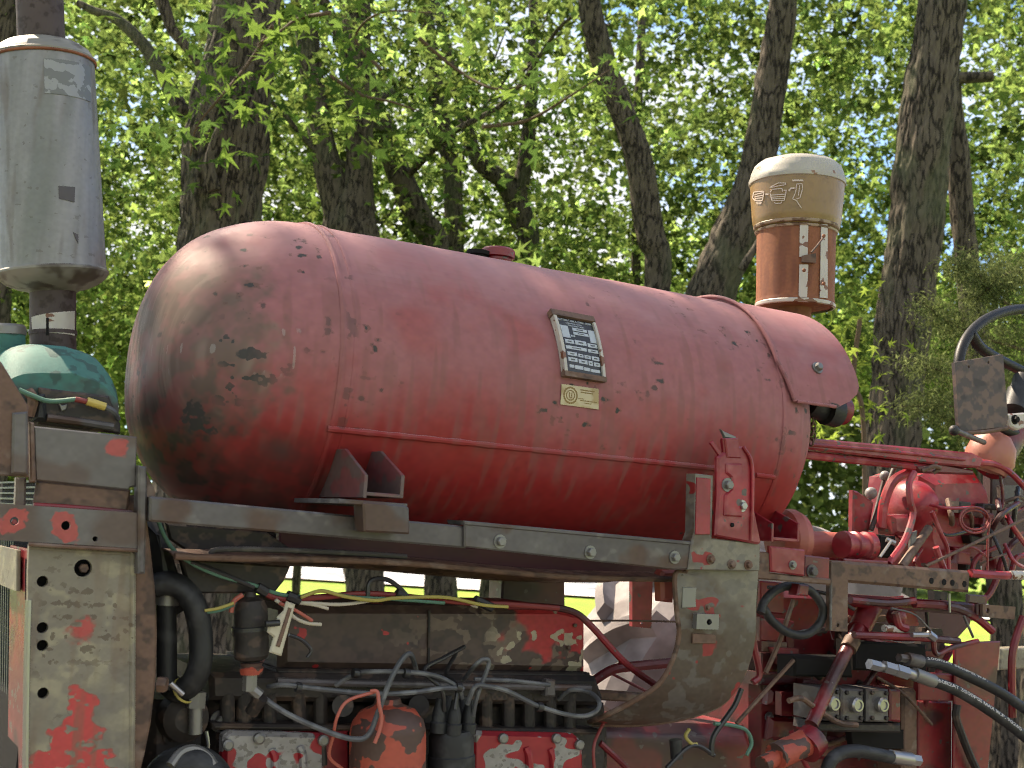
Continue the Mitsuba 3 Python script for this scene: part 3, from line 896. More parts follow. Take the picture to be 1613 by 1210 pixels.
def top_tank():
    # closed hump: cross-sections in the xz plane swept along y
    x0, x1 = at(-22, 600, 2.0)[0], at(188, 660, 2.0)[0]
    zt, zb = at(85, 547, 2.1)[2], at(100, 668, 2.0)[2]
    rows = []
    for y in np.linspace(1.955, 2.42, 18):
        e = 1 - (abs(y - 2.1875) / 0.2325) ** 5
        a = np.linspace(0, math.pi, 30)
        ca, sa = np.cos(a), np.sin(a)
        X = (x0 + x1) / 2 - (x1 - x0) / 2 * np.sign(ca) * np.abs(ca) ** 0.62 * (0.9 + 0.1 * e)
        Zz = zb + (zt - zb) * np.abs(sa) ** 0.75 * (0.55 + 0.45 * e)
        rib = 0.006 * np.exp(-((X - (x0 + (x1 - x0) * 0.52)) / 0.012) ** 2)
        rows.append(np.stack([X, np.full_like(X, y) - rib, Zz + rib], -1))
    g = np.array(rows)
    v = np.vstack([g.reshape(-1, 3), g[0].mean(0), g[-1].mean(0)])
    n, m = g.shape[:2]
    i, j = np.meshgrid(np.arange(n - 1), np.arange(m), indexing='ij')
    a, b, c, d = i * m + j, i * m + (j + 1) % m, (i + 1) * m + (j + 1) % m, (i + 1) * m + j
    f = np.concatenate([np.stack([a, b, c], -1).reshape(-1, 3), np.stack([a, c, d], -1).reshape(-1, 3)])
    k = np.arange(m)
    f = np.vstack([f, np.stack([np.full(m, n * m), (k + 1) % m, k], 1), np.stack([np.full(m, n * m + 1), (n - 1) * m + k, (n - 1) * m + (k + 1) % m], 1)])
    t = trimesh.Trimesh(v, f, process=False)
    trimesh.repair.fix_normals(t)
    return wavy(t, 0.003, 25, 2)


part('top_tank', top_tank(), 'teal_paint', RD, smooth=45, label='teal painted radiator top tank')
part('filler_neck', lathe_px([(0, 600), (35, 600), (33, 560), (37, 545), (37, 528), (0, 528)], (2, 600), (0, 500), 2.12), 'teal_paint', RD)
part('filler_cap', lathe_px([(30, 530), (39, 529), (39, 517), (36, 513), (0, 511)], (2, 600), (0, 500), 2.12), 'dull_zinc', RD)
part('tank_flange', plate([(62, 610), (172, 624), (190, 668), (190, 684), (60, 668)], 1.945, 0.012, 0.003), 'greasy_iron', RD)
part('tank_flange_lip', wire([(74, 658, 1.94), (120, 664, 1.94), (178, 673, 1.94)], 0.006), 'worn_steel', RD)
part('tank_flange_slot', plate([(92, 634), (98, 639), (106, 637), (104, 645), (97, 648)], 1.9385, 0.004, 0.001), 'dull_zinc', RD)
part('overflow_tube', plate([(58, 622), (72, 620), (76, 664), (52, 664)], 1.935, 0.02, 0.006), 'black_rubber', RD)
part('drain_elbow', wire([(44, 616, 1.94), (52, 630, 1.935), (46, 655, 1.94)], 0.008), 'rusty_sheet', RD)

SH = holder('front_shroud', 'patched grey front sheet metal around the radiator')
part('side_box', plate([(53, 671), (216, 688), (214, 766), (205, 768), (203, 772), (56, 757)], 1.875, 0.006, 0.002, 0.002), 'patched_steel', SH)
part('side_box_edge', plate([(46, 664), (54, 666), (57, 760), (48, 760)], 1.87, 0.016, 0.002), 'rusty_sheet', SH)
part('side_box_foot', plate([(58, 757), (206, 772), (201, 806), (52, 796)], 1.881, 0.01, 0.003), 'rusty_sheet', SH, label='olive brown lower strip of the side box')
part('side_box_foot_lip', wire([(53, 796, 1.878), (130, 801, 1.878), (208, 808, 1.878)], 0.004), 'red_paint', SH)
part('corner_post', plate([(26, 752), (42, 752), (41, 800), (24, 800)], 1.885, 0.02, 0.003), 'patched_steel', SH)
part('front_plate', plate([(-20, 560), (2, 570), (45, 640), (46, 752), (-20, 748)], 1.868, 0.006, 0.002), 'rusty_sheet', SH, label='rust brown plate with a slanted corner')
part('front_plate_rib', plate([(20, 650), (44, 648), (44, 748), (18, 746)], 1.862, 0.008, 0.003), 'patched_steel', SH)
hx = [(23, 821, 0.006), (104, 828, 0.0065), (150, 849, 0.0038)]
part('cross_bar', plate([(-30, 789), (1, 793), (219, 808), (219, 864), (1, 851), (-30, 849)], 1.865, 0.008, 0.002, 0, hx), 'patched_steel', SH, label='drilled grey cross bar with red paint patches')
part('cross_bar_bolt', bolt(at(22, 822, 1.87), (0, -1, 0), 0.004, False), 'red_paint', SH)
part('cross_bar_edge', wire([(45, 857, 1.866), (120, 862, 1.866), (217, 867, 1.866)], 0.003), 'rusty_sheet', SH)
part('angle_post', plate([(218, 733), (231, 735), (232, 783), (229, 904), (218, 904)], 1.858, 0.03, 0.003), 'worn_steel', SH)
part('angle_post_web', plate([(231, 745), (244, 772), (247, 822), (231, 820)], 1.866, 0.004, 0.001), 'rusty_sheet', SH)

PN = holder('side_panel', 'cream side panel with round holes and red paint remains')
ph = [(67, 916, 0.0078), (67, 989, 0.0078), (67, 1017, 0.0078), (68, 1092, 0.0078), (131, 895, 0.0125)]
part('panel_sheet', plate([(46, 858), (214, 867), (211, 900), (210, 1330), (42, 1330), (44, 900)], YP, 0.012, 0.003, 0, ph), 'worn_cream', PN)
part('panel_edge', wire([(47, 862, YP + 0.002), (130, 868, YP + 0.002), (213, 872, YP + 0.002)], 0.004), 'worn_cream', PN)
part('panel_fold', plate([(206, 868), (215, 869), (213, 1330), (204, 1330)], YP - 0.004, 0.012, 0.003), 'worn_cream', PN)
part('panel_bolt', bolt(at(131, 895, YP + 0.010), (0, -1, 0), 0.007, False), 'rusty_sheet', PN)
part('panel_back', plate([(40, 880), (205, 885), (203, 1330), (40, 1330)], YP + 0.020, 0.004), 'dark_void', PN)
# front face, seen at a slant: red strip with a worn bright edge, and the radiator mesh
part('front_edge', wire([(45, 945, YP), (42, 1060, YP), (39, 1330, YP)], 0.0045), 'bright_metal', PN)
XFR = at(40, 1000, YP)[0]


XT_, XB_ = at(45, 865, YP), at(41, 1210, YP)


def lean(m):
    v = np.asarray(m.vertices)
    v = v.copy()
    v[:, 0] += XT_[0] + (XB_[0] - XT_[0]) * (v[:, 2] - XT_[2]) / (XB_[2] - XT_[2]) - XFR
    m.vertices = v
    return m


def fplate(y0, y1, z0, z1, dx=0.0, th=0.006):
    return lean(box((XFR + dx, y0, z0), (XFR + dx + th, y1, z1), 0.0015))


zT, zB = at(40, 865, YP)[2], 0.95
part('front_strip', fplate(YP + 0.003, YP + 0.17, zB, zT, 0.001), 'red_paint', PN)
part('front_tag', fplate(YP + 0.05, YP + 0.26, at(20, 935, YP)[2], at(20, 868, YP)[2], -0.008), 'worn_cream', PN)
grid = []
for y in np.arange(YP + 0.175, YP + 0.56, 0.022):
    grid.append(box((XFR + 0.006, y, zB), (XFR + 0.008, y + 0.006, zT + 0.02), 0.0003))
for z in np.arange(zB, zT + 0.02, 0.012):
    grid.append(box((XFR + 0.0085, YP + 0.17, z), (XFR + 0.010, YP + 0.56, z + 0.003), 0.0003))
part('front_mesh', lean(cat(grid)), 'fan_mesh', RD, kind='stuff')
fins = [box((XFR + 0.03, YP + 0.02, z), (XFR + 0.05, YP + 0.50, z + 0.003), 0.0005) for z in np.arange(at(20, 795, YP)[2], at(20, 745, YP)[2], 0.009)]
part('core_fin', lean(cat(fins)), 'fan_mesh', RD, kind='stuff')
part('fan_shroud', plate([(212, 780), (228, 790), (236, 850), (245, 930), (248, 1000), (245, 1080), (238, 1140), (228, 1190), (216, 1235), (205, 1330), (200, 1330), (208, 1200)], YP + 0.006, 0.05, 0.003), 'rusty_sheet', RD, label='rust brown curved fan shroud edge')
part('shroud_nut', bolt(at(249, 1078, YP + 0.02), (1, -.6, 0), 0.012, False), 'rusty_sheet', RD)

# ---- frame rails under the tank
FR = holder('tank_frame')
part('front_rail', plate([(236, 783), (240, 782), (735, 829), (735, 864), (240, 822), (236, 820)], 1.85, 0.05, 0.003), 'worn_steel', FR)
part('rear_rail', plate([(732, 822), (1090, 856), (1090, 897), (1062, 898), (732, 862)], 1.842, 0.008, 0.0025), 'worn_steel', FR)
part('rear_rail_flange', plate([(730, 820), (1090, 853), (1090, 859), (732, 827)], 1.8395, 0.06, 0.0015), 'worn_steel', FR)
for q in ((787, 853), (929, 870), (1062, 878)):
    part('rail_bolt', bolt(at(*q, 1.842), (0, -1, 0), 0.0078), 'dull_zinc', FR)
# cap over the rail under the saddle foot: top plate and hanging flap
z_c = at(580, 792, 1.804)[2]
part('rail_cap', cat([box((at(530, 792, 1.815)[0], 1.806, z_c - 0.004), (at(643, 795, 1.804)[0], 2.0, z_c + 0.003), 0.001),
                      plate([(572, 792), (577, 790), (638, 796), (645, 800), (646, 842), (574, 838)], 1.802, 0.040, 0.003, 0.003)]), 'worn_steel', FR)
part('under_pan', plate([(440, 835), (740, 862), (1085, 884), (1085, 912), (760, 893), (440, 884)], 2.06, 0.02, 0.003), 'under_red', FR)
# heat shield below the tank: a folded sheet with a rolled front edge
zs = [at(px, py, 1.91)[2] for px, py in ((275, 872), (440, 880), (1060, 914))]
xs_ = [at(px, py, 1.91)[0] for px, py in ((275, 872), (440, 880), (1060, 914))]


def shield_z(x):
    return np.interp(x, xs_, zs)


sxg = np.linspace(xs_[0], xs_[2], 50)
rows = []
for y in np.linspace(1.91, 2.42, 14):
    rows.append(np.stack([sxg, np.full_like(sxg, y), shield_z(sxg) + 0.004 * np.sin(sxg * 9) - 0.03 * (y - 1.91) + 0.012 * np.sin((y - 1.91) * 20)], -1))
part('heat_shield', sheet(np.array(rows), 0.002), 'rusty_sheet', FR, smooth=40)
part('heat_shield_edge', tube(np.stack([sxg, np.full_like(sxg, 1.908), shield_z(sxg) + 0.004 * np.sin(sxg * 9)], -1), 0.0055, 10), 'rusty_sheet', FR)
part('heat_shield_lip', wire([(330, 873, 1.93), (345, 866, 1.925), (420, 866, 1.922), (560, 872, 1.922), (640, 877, 1.922)], 0.0045), 'worn_steel', FR)
part('shield_leg', plate([(285, 880), (458, 892), (448, 915), (432, 935), (300, 935)], 1.98, 0.02, 0.003), 'greasy_iron', FR)
part('tray', plate([(262, 824), (420, 838), (470, 872), (300, 872), (268, 850)], 2.02, 0.012, 0.003), 'greasy_iron', FR)
part('tray', plate([(420, 838), (700, 862), (720, 888), (470, 874)], 2.10, 0.012, 0.003), 'greasy_iron', FR)
part('air_duct', plate([(228, 818), (262, 824), (286, 905), (300, 960), (256, 990), (236, 900)], 1.99, 0.10, 0.02), 'black_rubber', FR)

# ---- rear hoop carrying the tank
HP = holder('support_hoop', 'worn grey steel hoop bowed under the tank with a red bracket')
zz = at(1130, 858, 1.862)[2]
hoop_l = [(1087, 850), (1083, 900), (1066, 905), (1068, 960), (1072, 1000), (1062, 1040), (1040, 1078), (1000, 1105), (950, 1130), (930, 1138)]
hoop_r = [(1197, 858), (1194, 905), (1191, 950), (1190, 1000), (1182, 1040), (1165, 1080), (1135, 1112), (1080, 1132), (1010, 1142), (935, 1142)]
yy = [1.862, 1.862, 1.862, 1.862, 1.866, 1.872, 1.885, 1.91, 1.96, 2.02]
hl = spline([at(a, b, y) for (a, b), y in zip(hoop_l, yy)], 6)
hr = spline([at(a, b, y) for (a, b), y in zip(hoop_r, yy)], 6)
hg = np.stack([hl + (hr - hl) * t + np.array([0, -0.006, 0]) * math.sin(math.pi * t) for t in np.linspace(0, 1, 9)], 1)
part('hoop_band', sheet(hg, -0.006), 'hoop_steel', HP, smooth=40)
part('hoop_edge', tube(hl + [0, 0.004, 0], 0.005, 8), 'rusty_sheet', HP)
part('hoop_edge', tube(hr + [0, 0.006, 0], 0.0045, 8), 'rusty_sheet', HP)
part('hoop_top', plate([(1096, 746), (1124, 749), (1122, 848), (1198, 856), (1197, 900), (1084, 898), (1090, 850), (1094, 838)], 1.838, 0.030, 0.002), 'hoop_steel', HP)
part('hoop_red_tab', plate([(1098, 752), (1120, 754), (1119, 842), (1096, 842)], 1.8335, 0.004, 0.001), 'bracket_red', HP)
for q in ((1119, 881), (1152, 889), (1178, 890)):
    part('hoop_bolt', bolt(at(*q, 1.838), (0, -1, 0), 0.0062), 'rusty_sheet', HP)
part('hoop_patch', plate([(1076, 925), (1100, 925), (1097, 957), (1075, 958)], 1.858, 0.004, 0.001), 'dull_zinc', HP)
part('square_nut', plate([(1098, 967), (1133, 968), (1132, 992), (1097, 991)], 1.848, 0.012, 0.003, 0, [(1117, 980, 0.0055)]), 'dull_zinc', HP)
part('nut_bolt', bolt(at(1117, 980, 1.852), (0, -1, 0), 0.004, False), 'dark_void', HP)
part('hoop_plate', plate([(1092, 998), (1128, 999), (1128, 1014), (1092, 1014)], 1.858, 0.005, 0.001), 'rusty_sheet', HP)
part('hoop_screw', bolt(at(1114, 957, 1.857), (0, -1, 0), 0.004), 'rusty_sheet', HP)
# pressed red bracket
br = [(1131, 720), (1142, 712), (1140, 690), (1162, 690), (1162, 702), (1173, 704), (1187, 728), (1189, 800), (1200, 855), (1196, 858), (1127, 844), (1131, 780)]
part('pressed_bracket', plate(br, 1.830, 0.014, 0.004, 0.002), 'bracket_red', HP, label='pressed red bracket with two bolts')
part('bracket_pressing', plate([(1145, 730), (1170, 730), (1170, 815), (1142, 813), (1143, 780), (1153, 770), (1153, 752), (1145, 745)], 1.8255, 0.01, 0.003, 0.002), 'bracket_red', HP)
part('bracket_strap', plate([(1119, 698), (1124, 694), (1144, 724), (1140, 728)], 1.834, 0.006, 0.001), 'bracket_red', HP)
part('bracket_strap', plate([(1142, 690), (1163, 690), (1168, 722), (1146, 721)], 1.827, 0.006, 0.002), 'bracket_red', HP)
part('bracket_tab', plate([(1136, 676), (1142, 680), (1160, 688), (1160, 692), (1142, 690)], 1.844, 0.008, 0.002), 'dull_zinc', HP)
part('bracket_bolt', bolt(at(1145, 764, 1.8305), (0, -1, 0), 0.0085), 'dull_zinc', HP)
part('bracket_bolt', bolt(at(1168, 797, 1.8305), (0, -1, 0), 0.0075), 'bright_metal', HP)
part('bracket_hole', bolt(at(1152, 827, 1.8315), (0, -1, 0), 0.0042, False), 'dark_void', HP)
part('bracket_rib', wire([(1171, 704, 1.829), (1184, 730, 1.827), (1185, 790, 1.827), (1183, 852, 1.829)], 0.0035), 'bracket_red', HP)
part('pink_clip', plate([(1046, 898), (1083, 897), (1082, 906), (1068, 912), (1062, 950), (1044, 948), (1042, 905)], 1.93, 0.03, 0.006), 'faded_red', HP)
part('foot_box', plate([(1213, 860), (1269, 866), (1268, 908), (1215, 901)], 1.90, 0.012, 0.003), 'bracket_red', HP)
part('foot_box_bolt', bolt(at(1248, 890, 1.90), (0, -1, 0), 0.006), 'dull_zinc', HP)
part('lower_rail', plate([(1190, 868), (1214, 870), (1214, 902), (1310, 912), (1310, 922), (1190, 912)], 1.905, 0.014, 0.003), 'rusty_sheet', HP)
part('lower_rail_end', plate([(1268, 874), (1308, 879), (1307, 916), (1266, 910)], 1.91, 0.012, 0.003), 'red_paint', HP)
part('lower_rail_bolt', bolt(at(1278, 900, 1.91), (0, -1, 0), 0.009), 'worn_steel', HP)
# ---- engine
EN = holder('engine', 'bare greasy engine with flaking valve cover and spark plug leads')
part('engine_block', plate([(330, 1098), (955, 1108), (960, 1150), (945, 1500), (330, 1500)], 2.05, 0.27, 0.01), 'greasy_iron', EN)
part('cylinder_head', plate([(330, 1060), (940, 1066), (952, 1100), (948, 1112), (332, 1104)], 2.02, 0.3, 0.008), 'greasy_iron', EN)
part('valve_cover', wavy(plate([(441, 962), (452, 953), (880, 956), (918, 964), (926, 974), (925, 1061), (440, 1056)], 2.05, 0.25, 0.014), 0.002, 20), 'flaking_cover', EN, label='brown valve cover with flaking red and cream paint')
part('valve_cover_lip', plate([(436, 1054), (930, 1060), (931, 1067), (436, 1062)], 2.035, 0.28, 0.003), 'greasy_iron', EN)
for px in (676,):
    part('valve_cover_seam', wire([(px, 962, 2.047), (px - 1, 1054, 2.047)], 0.0025), 'greasy_iron', EN)
part('valve_cover_screw', bolt(at(895, 1020, 2.048), (0, -1, 0), 0.004, False), 'rusty_sheet', EN)
part('valve_cover_screw', bolt(at(905, 985, 2.048), (0, -1, 0), 0.004, False), 'rusty_sheet', EN)
for px in (358, 384, 424, 470, 505, 765, 800, 832, 866, 897):
    part('head_rib', rod(at(px, 1150, 2.03), at(px, 1092, 2.03), 0.0125, 12), 'greasy_iron', EN)
for px in (540, 610, 660):
    part('head_port', rod(at(px, 1112, 2.04), at(px, 1112, 1.995), 0.018, 14), 'greasy_iron', EN)
part('head_rail', wire([(436, 1073, 2.0), (600, 1078, 2.0), (930, 1084, 2.0)], 0.006), 'worn_steel', EN)
part('head_bracket', plate([(862, 1070), (876, 1071), (876, 1098), (860, 1097)], 1.99, 0.02, 0.003), 'worn_steel', EN)
part('block_ledge', plate([(335, 1140), (950, 1150), (950, 1158), (335, 1150)], 2.0, 0.06, 0.004), 'greasy_iron', EN)
part('side_cover', wavy(plate([(352, 1160), (362, 1152), (505, 1156), (513, 1166), (512, 1500), (348, 1500)], 1.985, 0.03, 0.007, 0.006), 0.0008, 40), 'flaking_silver', EN, label='silver side cover with torn red paint')
part('side_cover', wavy(plate([(745, 1152), (905, 1156), (920, 1170), (922, 1500), (745, 1500)], 1.985, 0.03, 0.007, 0.006), 0.0008, 40), 'flaking_silver', EN, label='mostly red side cover with silver scratches')
for px, py in ((428, 1180), (472, 1176), (828, 1178), (866, 1180)):
    part('side_cover_rib', wire([(px, py, 1.986), (px + 6, py + 20, 1.982), (px + 7, py + 90, 1.982)], 0.007), 'flaking_silver', EN)
for px, py in ((407, 1163), (358, 1173), (791, 1163), (875, 1163), (911, 1173), (508, 1166)):
    part('cover_screw', lathe([(0, 0), (0.009, 0), (0.009, 0.007), (0.006, 0.009), (0, 0.009)], at(px, py, 1.985), (0, -1, 0), 14), 'dull_zinc', EN)
part('red_apron', plate([(490, 1155), (550, 1150), (555, 1500), (492, 1500)], 2.0, 0.03, 0.004), 'red_paint', EN)
part('apron_stud', rod(at(510, 1205, 1.99), at(507, 1160, 1.99), 0.006), 'greasy_iron', EN)
part('oil_filter', lathe_px([(0, 1500), (61, 1500), (61, 1152), (57, 1136), (44, 1119), (26, 1111), (22, 1108), (20, 1100), (0, 1099)], (610, 1500), (611, 1100), 1.955), 'flaking_orange', EN, label='orange oil filter can with brown peeled patches')
part('distributor', lathe_px([(0, 1500), (30, 1500), (33, 1215), (38, 1212), (38, 1190), (36, 1188), (36, 1160), (33, 1150), (0, 1146)], (711, 1500), (711, 1150), 1.955), 'black_rubber', EN)
for px, py, y in ((690, 1150, 1.94), (714, 1153, 1.93), (737, 1152, 1.94), (703, 1146, 1.97), (727, 1147, 1.97)):
    part('distributor_tower', lathe_px([(0, py + 4), (13, py + 4), (13, py - 12), (11, py - 14), (11, py - 26), (8, py - 38), (6, py - 50), (0, py - 50)], (px, py), (px + 4, py - 60), y, 16), 'black_rubber', EN)
W = 'wire'
for pts, r in (([(728, 1100, 1.93), (722, 1084, 1.92), (690, 1066, 1.92), (648, 1059, 1.92), (600, 1058, 1.93), (561, 1061, 1.96), (529, 1080, 1.99)], .0048),
               ([(730, 1085, 1.915), (700, 1084, 1.915), (648, 1091, 1.915), (586, 1093, 1.92), (499, 1085, 1.93), (450, 1079, 1.95), (422, 1082, 1.98)], .0048),
               ([(407, 1094, 1.96), (450, 1123, 1.94), (504, 1148, 1.92), (554, 1164, 1.90), (580, 1158, 1.90), (596, 1121, 1.90), (616, 1069, 1.90), (634, 1038, 1.91), (647, 1031, 1.92), (656, 1056, 1.98)], .0052),
               ([(745, 1128, 1.93), (752, 1096, 1.92), (770, 1046, 1.92), (761, 1039, 1.92), (747, 1050, 1.93), (730, 1072, 1.98)], .0045),
               ([(736, 1110, 1.92), (748, 1082, 1.91), (767, 1081, 1.91), (800, 1089, 1.91), (850, 1113, 1.91), (907, 1128, 1.91), (937, 1122, 1.92), (944, 1106, 1.93), (929, 1091, 1.96), (899, 1087, 1.99), (880, 1102, 2.02)], .0048),
               ([(747, 1070, 1.97), (800, 1072, 1.96), (866, 1079, 1.96)], .0045)):
    part('plug_lead', wire(pts, r * .86), 'grey_wire', EN)
for pts in ([(700, 1120, 1.93), (695, 1085, 1.92), (668, 1056, 1.94), (700, 1036, 1.96), (731, 1019, 2.0)], [(716, 1118, 1.92), (720, 1080, 1.93), (703, 1061, 1.97), (718, 1030, 2.02)]):
    part('plug_lead', wire(pts, .0038), 'black_wire', EN)
part('ignition_wire', wire([(590, 1090, 1.90), (548, 1104, 1.90), (531, 1130, 1.90), (525, 1160, 1.92), (519, 1192, 1.94), (540, 1212, 1.95)], .0028), 'orange_wire', EN)
part('ignition_wire', wire([(583, 1089, 1.90), (594, 1090, 1.895), (597, 1110, 1.89), (601, 1130, 1.89), (598, 1150, 1.89), (590, 1171, 1.89)], .0032), 'orange_wire', EN)
# fuel bowl at the front of the engine
part('fuel_bowl', lathe_px([(0, 1062), (13, 1062), (14, 1042), (24, 1038), (28, 1032), (28, 1002), (30, 998), (30, 990), (27, 986), (27, 960), (22, 946), (10, 940), (8, 932), (0, 931)], (396, 1062), (394, 930), 1.96, 28), 'greasy_iron', EN, label='small greasy fuel bowl with black dome')
part('fuel_bowl_neck', lathe_px([(0, 1062), (17, 1062), (19, 1052), (16, 1050), (18, 1044), (0, 1043)], (396, 1062), (396, 1040), 1.955, 20), 'flaking_orange', EN)
part('fuel_bowl_band', lathe_px([(28.5, 994), (30.5, 993), (30.5, 987), (28.5, 986)], (396, 1062), (394, 930), 1.96, 28), 'black_wire', EN)
part('fuel_elbow', cat([rod(at(393, 1088, 1.955), at(394, 1062, 1.955), 0.012, 8), rod(at(393, 1082, 1.955), at(410, 1096, 1.95), 0.009, 8)]), 'dull_zinc', EN)
part('spark_plug_boot', rod(at(412, 1098, 1.95), at(396, 1122, 1.97), 0.011, 12), 'greasy_iron', EN)
part('hex_plug', cat([bolt(at(347, 1136, 2.04), (0, -1, 0), 0.012)]), 'worn_steel', EN)
part('water_pump', wavy(plate([(228, 1104), (328, 1108), (336, 1150), (330, 1500), (222, 1500)], 2.03, 0.22, 0.02), 0.004, 20), 'greasy_iron', EN)
part('pump_boss', lathe([(0, 0), (0.04, 0), (0.036, 0.03), (0.02, 0.04), (0, 0.04)], at(285, 1128, 2.03), (0, -1, 0), 24), 'greasy_iron', EN)
part('sensor', cat([rod(at(308, 1156, 1.98), at(308, 1112, 1.98), 0.0105, 14), lathe([(0, 0), (.0145, 0), (.0145, .024), (0, .024)], at(308, 1115, 1.98), UP, 6)]), 'dull_zinc', EN)
part('pump_bolt', bolt(at(271, 1158, 2.025), (0, -1, 0), 0.010), 'greasy_iron', EN)
part('bright_tube', wire([(325, 1152, 1.99), (328, 1172, 1.99), (326, 1186, 1.99)], .003), 'bright_metal', EN)
HS = holder('coolant_hose')
part('upper_hose', wire([(244, 922, 1.985), (262, 919, 1.98), (285, 926, 1.97), (307, 955, 1.96), (316, 1000, 1.96), (315, 1045, 1.96), (303, 1075, 1.97), (283, 1088, 1.99), (268, 1080, 2.03)], .0185, sides=20), 'black_rubber', HS)
part('hose_pipe', rod(at(263, 1085, 2.0), at(262, 945, 2.0), 0.0155, 20), 'black_rubber', HS)
part('hose_clamp', lathe([(.0175, -.009), (.0195, -.009), (.0195, .009), (.0175, .009)], at(262, 944, 2.0), UP, 28), 'dull_zinc', HS)
part('clamp_screw', rod(at(268, 1076, 1.955), at(288, 1094, 1.955), 0.0045, 10), 'bright_metal', HS)
part('hose_end_ring', lathe([(.0195, -.003), (.0215, 0), (.0195, .003)], at(290, 1088, 1.98), at(300, 1075, 1.97) - at(283, 1088, 1.99), 24), 'yellow_wire', HS)
part('lower_hose', wire([(236, 1290, 1.97), (262, 1225, 1.96), (298, 1208, 1.95), (330, 1225, 1.95), (352, 1280, 1.96)], .033, sides=22), 'black_rubber', HS)
part('lower_clamp', wire([(268, 1206, 1.925), (285, 1185, 1.935), (306, 1180, 1.94), (326, 1190, 1.935), (338, 1206, 1.925)], .007), 'dull_zinc', HS)
# wiring loom along the top of the engine, over the gap
LM = holder('wiring_loom', 'frayed wiring loom in many colours')
for k, (m, r, pts) in enumerate([('red_wire', .005, [(408, 930), (440, 943), (500, 941), (560, 936), (610, 937), (680, 944), (745, 950), (800, 952), (880, 958)]),
        ('green_wire', .0032, [(238, 790), (262, 850), (290, 880), (340, 905), (400, 922), (440, 936), (474, 940)]),
        ('green_wire', .003, [(474, 940), (505, 931), (530, 936), (560, 941), (622, 944), (700, 950)]),
        ('yellow_wire', .003, [(474, 941), (506, 931), (545, 940), (590, 946), (625, 942), (700, 941), (760, 953), (800, 956)]),
        ('white_wire', .003, [(470, 949), (540, 952), (600, 943), (630, 940), (712, 943), (752, 956)]),
        ('black_wire', .004, [(579, 940), (581, 920), (592, 912), (612, 914), (630, 927), (642, 940)]),
        ('white_wire', .003, [(434, 945), (450, 957), (463, 972), (482, 981), (506, 984)]),
        ('orange_wire', .0028, [(440, 950), (468, 963), (492, 978)]),
        ('white_wire', .0028, [(472, 950), (495, 953), (517, 959)]),
        ('black_wire', .003, [(455, 1000), (475, 1008), (490, 1024), (484, 1036)]),
        ('green_wire', .0025, [(322, 965), (345, 962), (368, 953)]), ('yellow_wire', .0025, [(322, 962), (345, 958), (368, 950)]),
        ('orange_wire', .004, [(364, 965), (368, 948), (382, 937)]), ('black_wire', .004, [(300, 885), (340, 900), (400, 925)])]):
    part(W, wire([(a, b, 1.955 - 0.004 * (k % 4)) for a, b in pts], r), m, LM)
for a, b in (((452, 938), (472, 946)), ((624, 934), (641, 944)), ((748, 945), (775, 957)), ((405, 925), (420, 934))):
    part('tape_wrap', wire([(a[0], a[1], 1.953), ((a[0] + b[0]) / 2, (a[1] + b[1]) / 2, 1.953), (b[0], b[1], 1.953)], .0085), 'black_wire', LM)
part('plastic_clip', plate([(452, 947), (466, 952), (444, 1034), (425, 1028), (432, 1004), (422, 996), (424, 986), (436, 984), (438, 972), (448, 962)], 1.915, 0.008, 0.0025), 'ivory_plastic', LM, label='ivory plastic clip hanging from the wires')
part('clip_slot', plate([(455, 957), (460, 959), (441, 1020), (435, 1018)], 1.9125, 0.003, 0.001), 'rusty_sheet', LM)
part('clip_plug', rod(at(418, 983, 1.91), at(440, 981, 1.91), .005), 'black_wire', LM)
part('crimp_sleeve', rod(at(137, 632, 1.925), at(166, 641, 1.925), .0062, 12), 'yellow_sleeve', LM, label='yellow crimp sleeve on the radiator wire')
part(W, wire([(30, 614, 1.93), (48, 622, 1.925), (78, 632, 1.925), (120, 629, 1.925)], .0035), 'green_wire', LM)
part(W, wire([(118, 629, 1.925), (138, 633, 1.925)], .004), 'red_wire', LM)
part(W, wire([(164, 641, 1.925), (178, 648, 1.925), (186, 660, 1.94)], .0045), 'grey_wire', LM)

# ---- behind the engine: pipes, fender and the far rear wheel
RP = holder('rear_frame', 'dark red rear frame and pipes')
part('oil_pipe', wire([(800, 955, 2.0), (860, 956, 1.98), (903, 964, 1.97), (930, 985, 1.96), (985, 1044, 1.95), (1045, 1088, 1.95)], .0062), 'red_paint', RP)
part('throttle_rod', wire([(922, 978, 2.1), (1010, 978, 2.1), (1110, 981, 2.1)], .002), 'rusty_sheet', RP)
part('clutch_arm', wire([(930, 1076, 2.12), (965, 1055, 2.12), (1005, 1049, 2.12), (1070, 1043, 2.12)], .010), 'red_paint', RP)
part('brake_rod', wire([(965, 1062, 2.15), (1000, 1080, 2.15), (1035, 1098, 2.15)], .0028), 'red_paint', RP)
part('arm_link', wire([(975, 1030, 2.12), (980, 1058, 2.12)], .004), 'red_paint', RP)
part('seat_beam', plate([(910, 1086), (1035, 1094), (1030, 1108), (915, 1102)], 2.08, 0.03, 0.003), 'rusty_sheet', RP)
part('air_box', plate([(792, 905), (890, 912), (891, 957), (790, 952)], 2.30, 0.06, 0.004), 'red_paint', RP)
part('step_post', plate([(996, 915), (1028, 917), (1026, 990), (996, 987)], 2.32, 0.012, 0.002, 0, [(1011, 981, 0.004)]), 'bracket_red', RP)
part('bell_housing', wavy(plate([(940, 1148), (1060, 1140), (1180, 1145), (1192, 1180), (1190, 1500), (930, 1500)], 2.12, 0.2, 0.02), 0.004, 16), 'red_paint', RP)
part('bell_flange', plate([(932, 1150), (958, 1142), (962, 1500), (930, 1500)], 2.06, 0.05, 0.006), 'greasy_iron', RP)
part('choke_wire', wire([(960, 1125, 2.0), (945, 1150, 1.99), (935, 1180, 1.98), (938, 1230, 1.98)], .003), 'red_wire', RP)
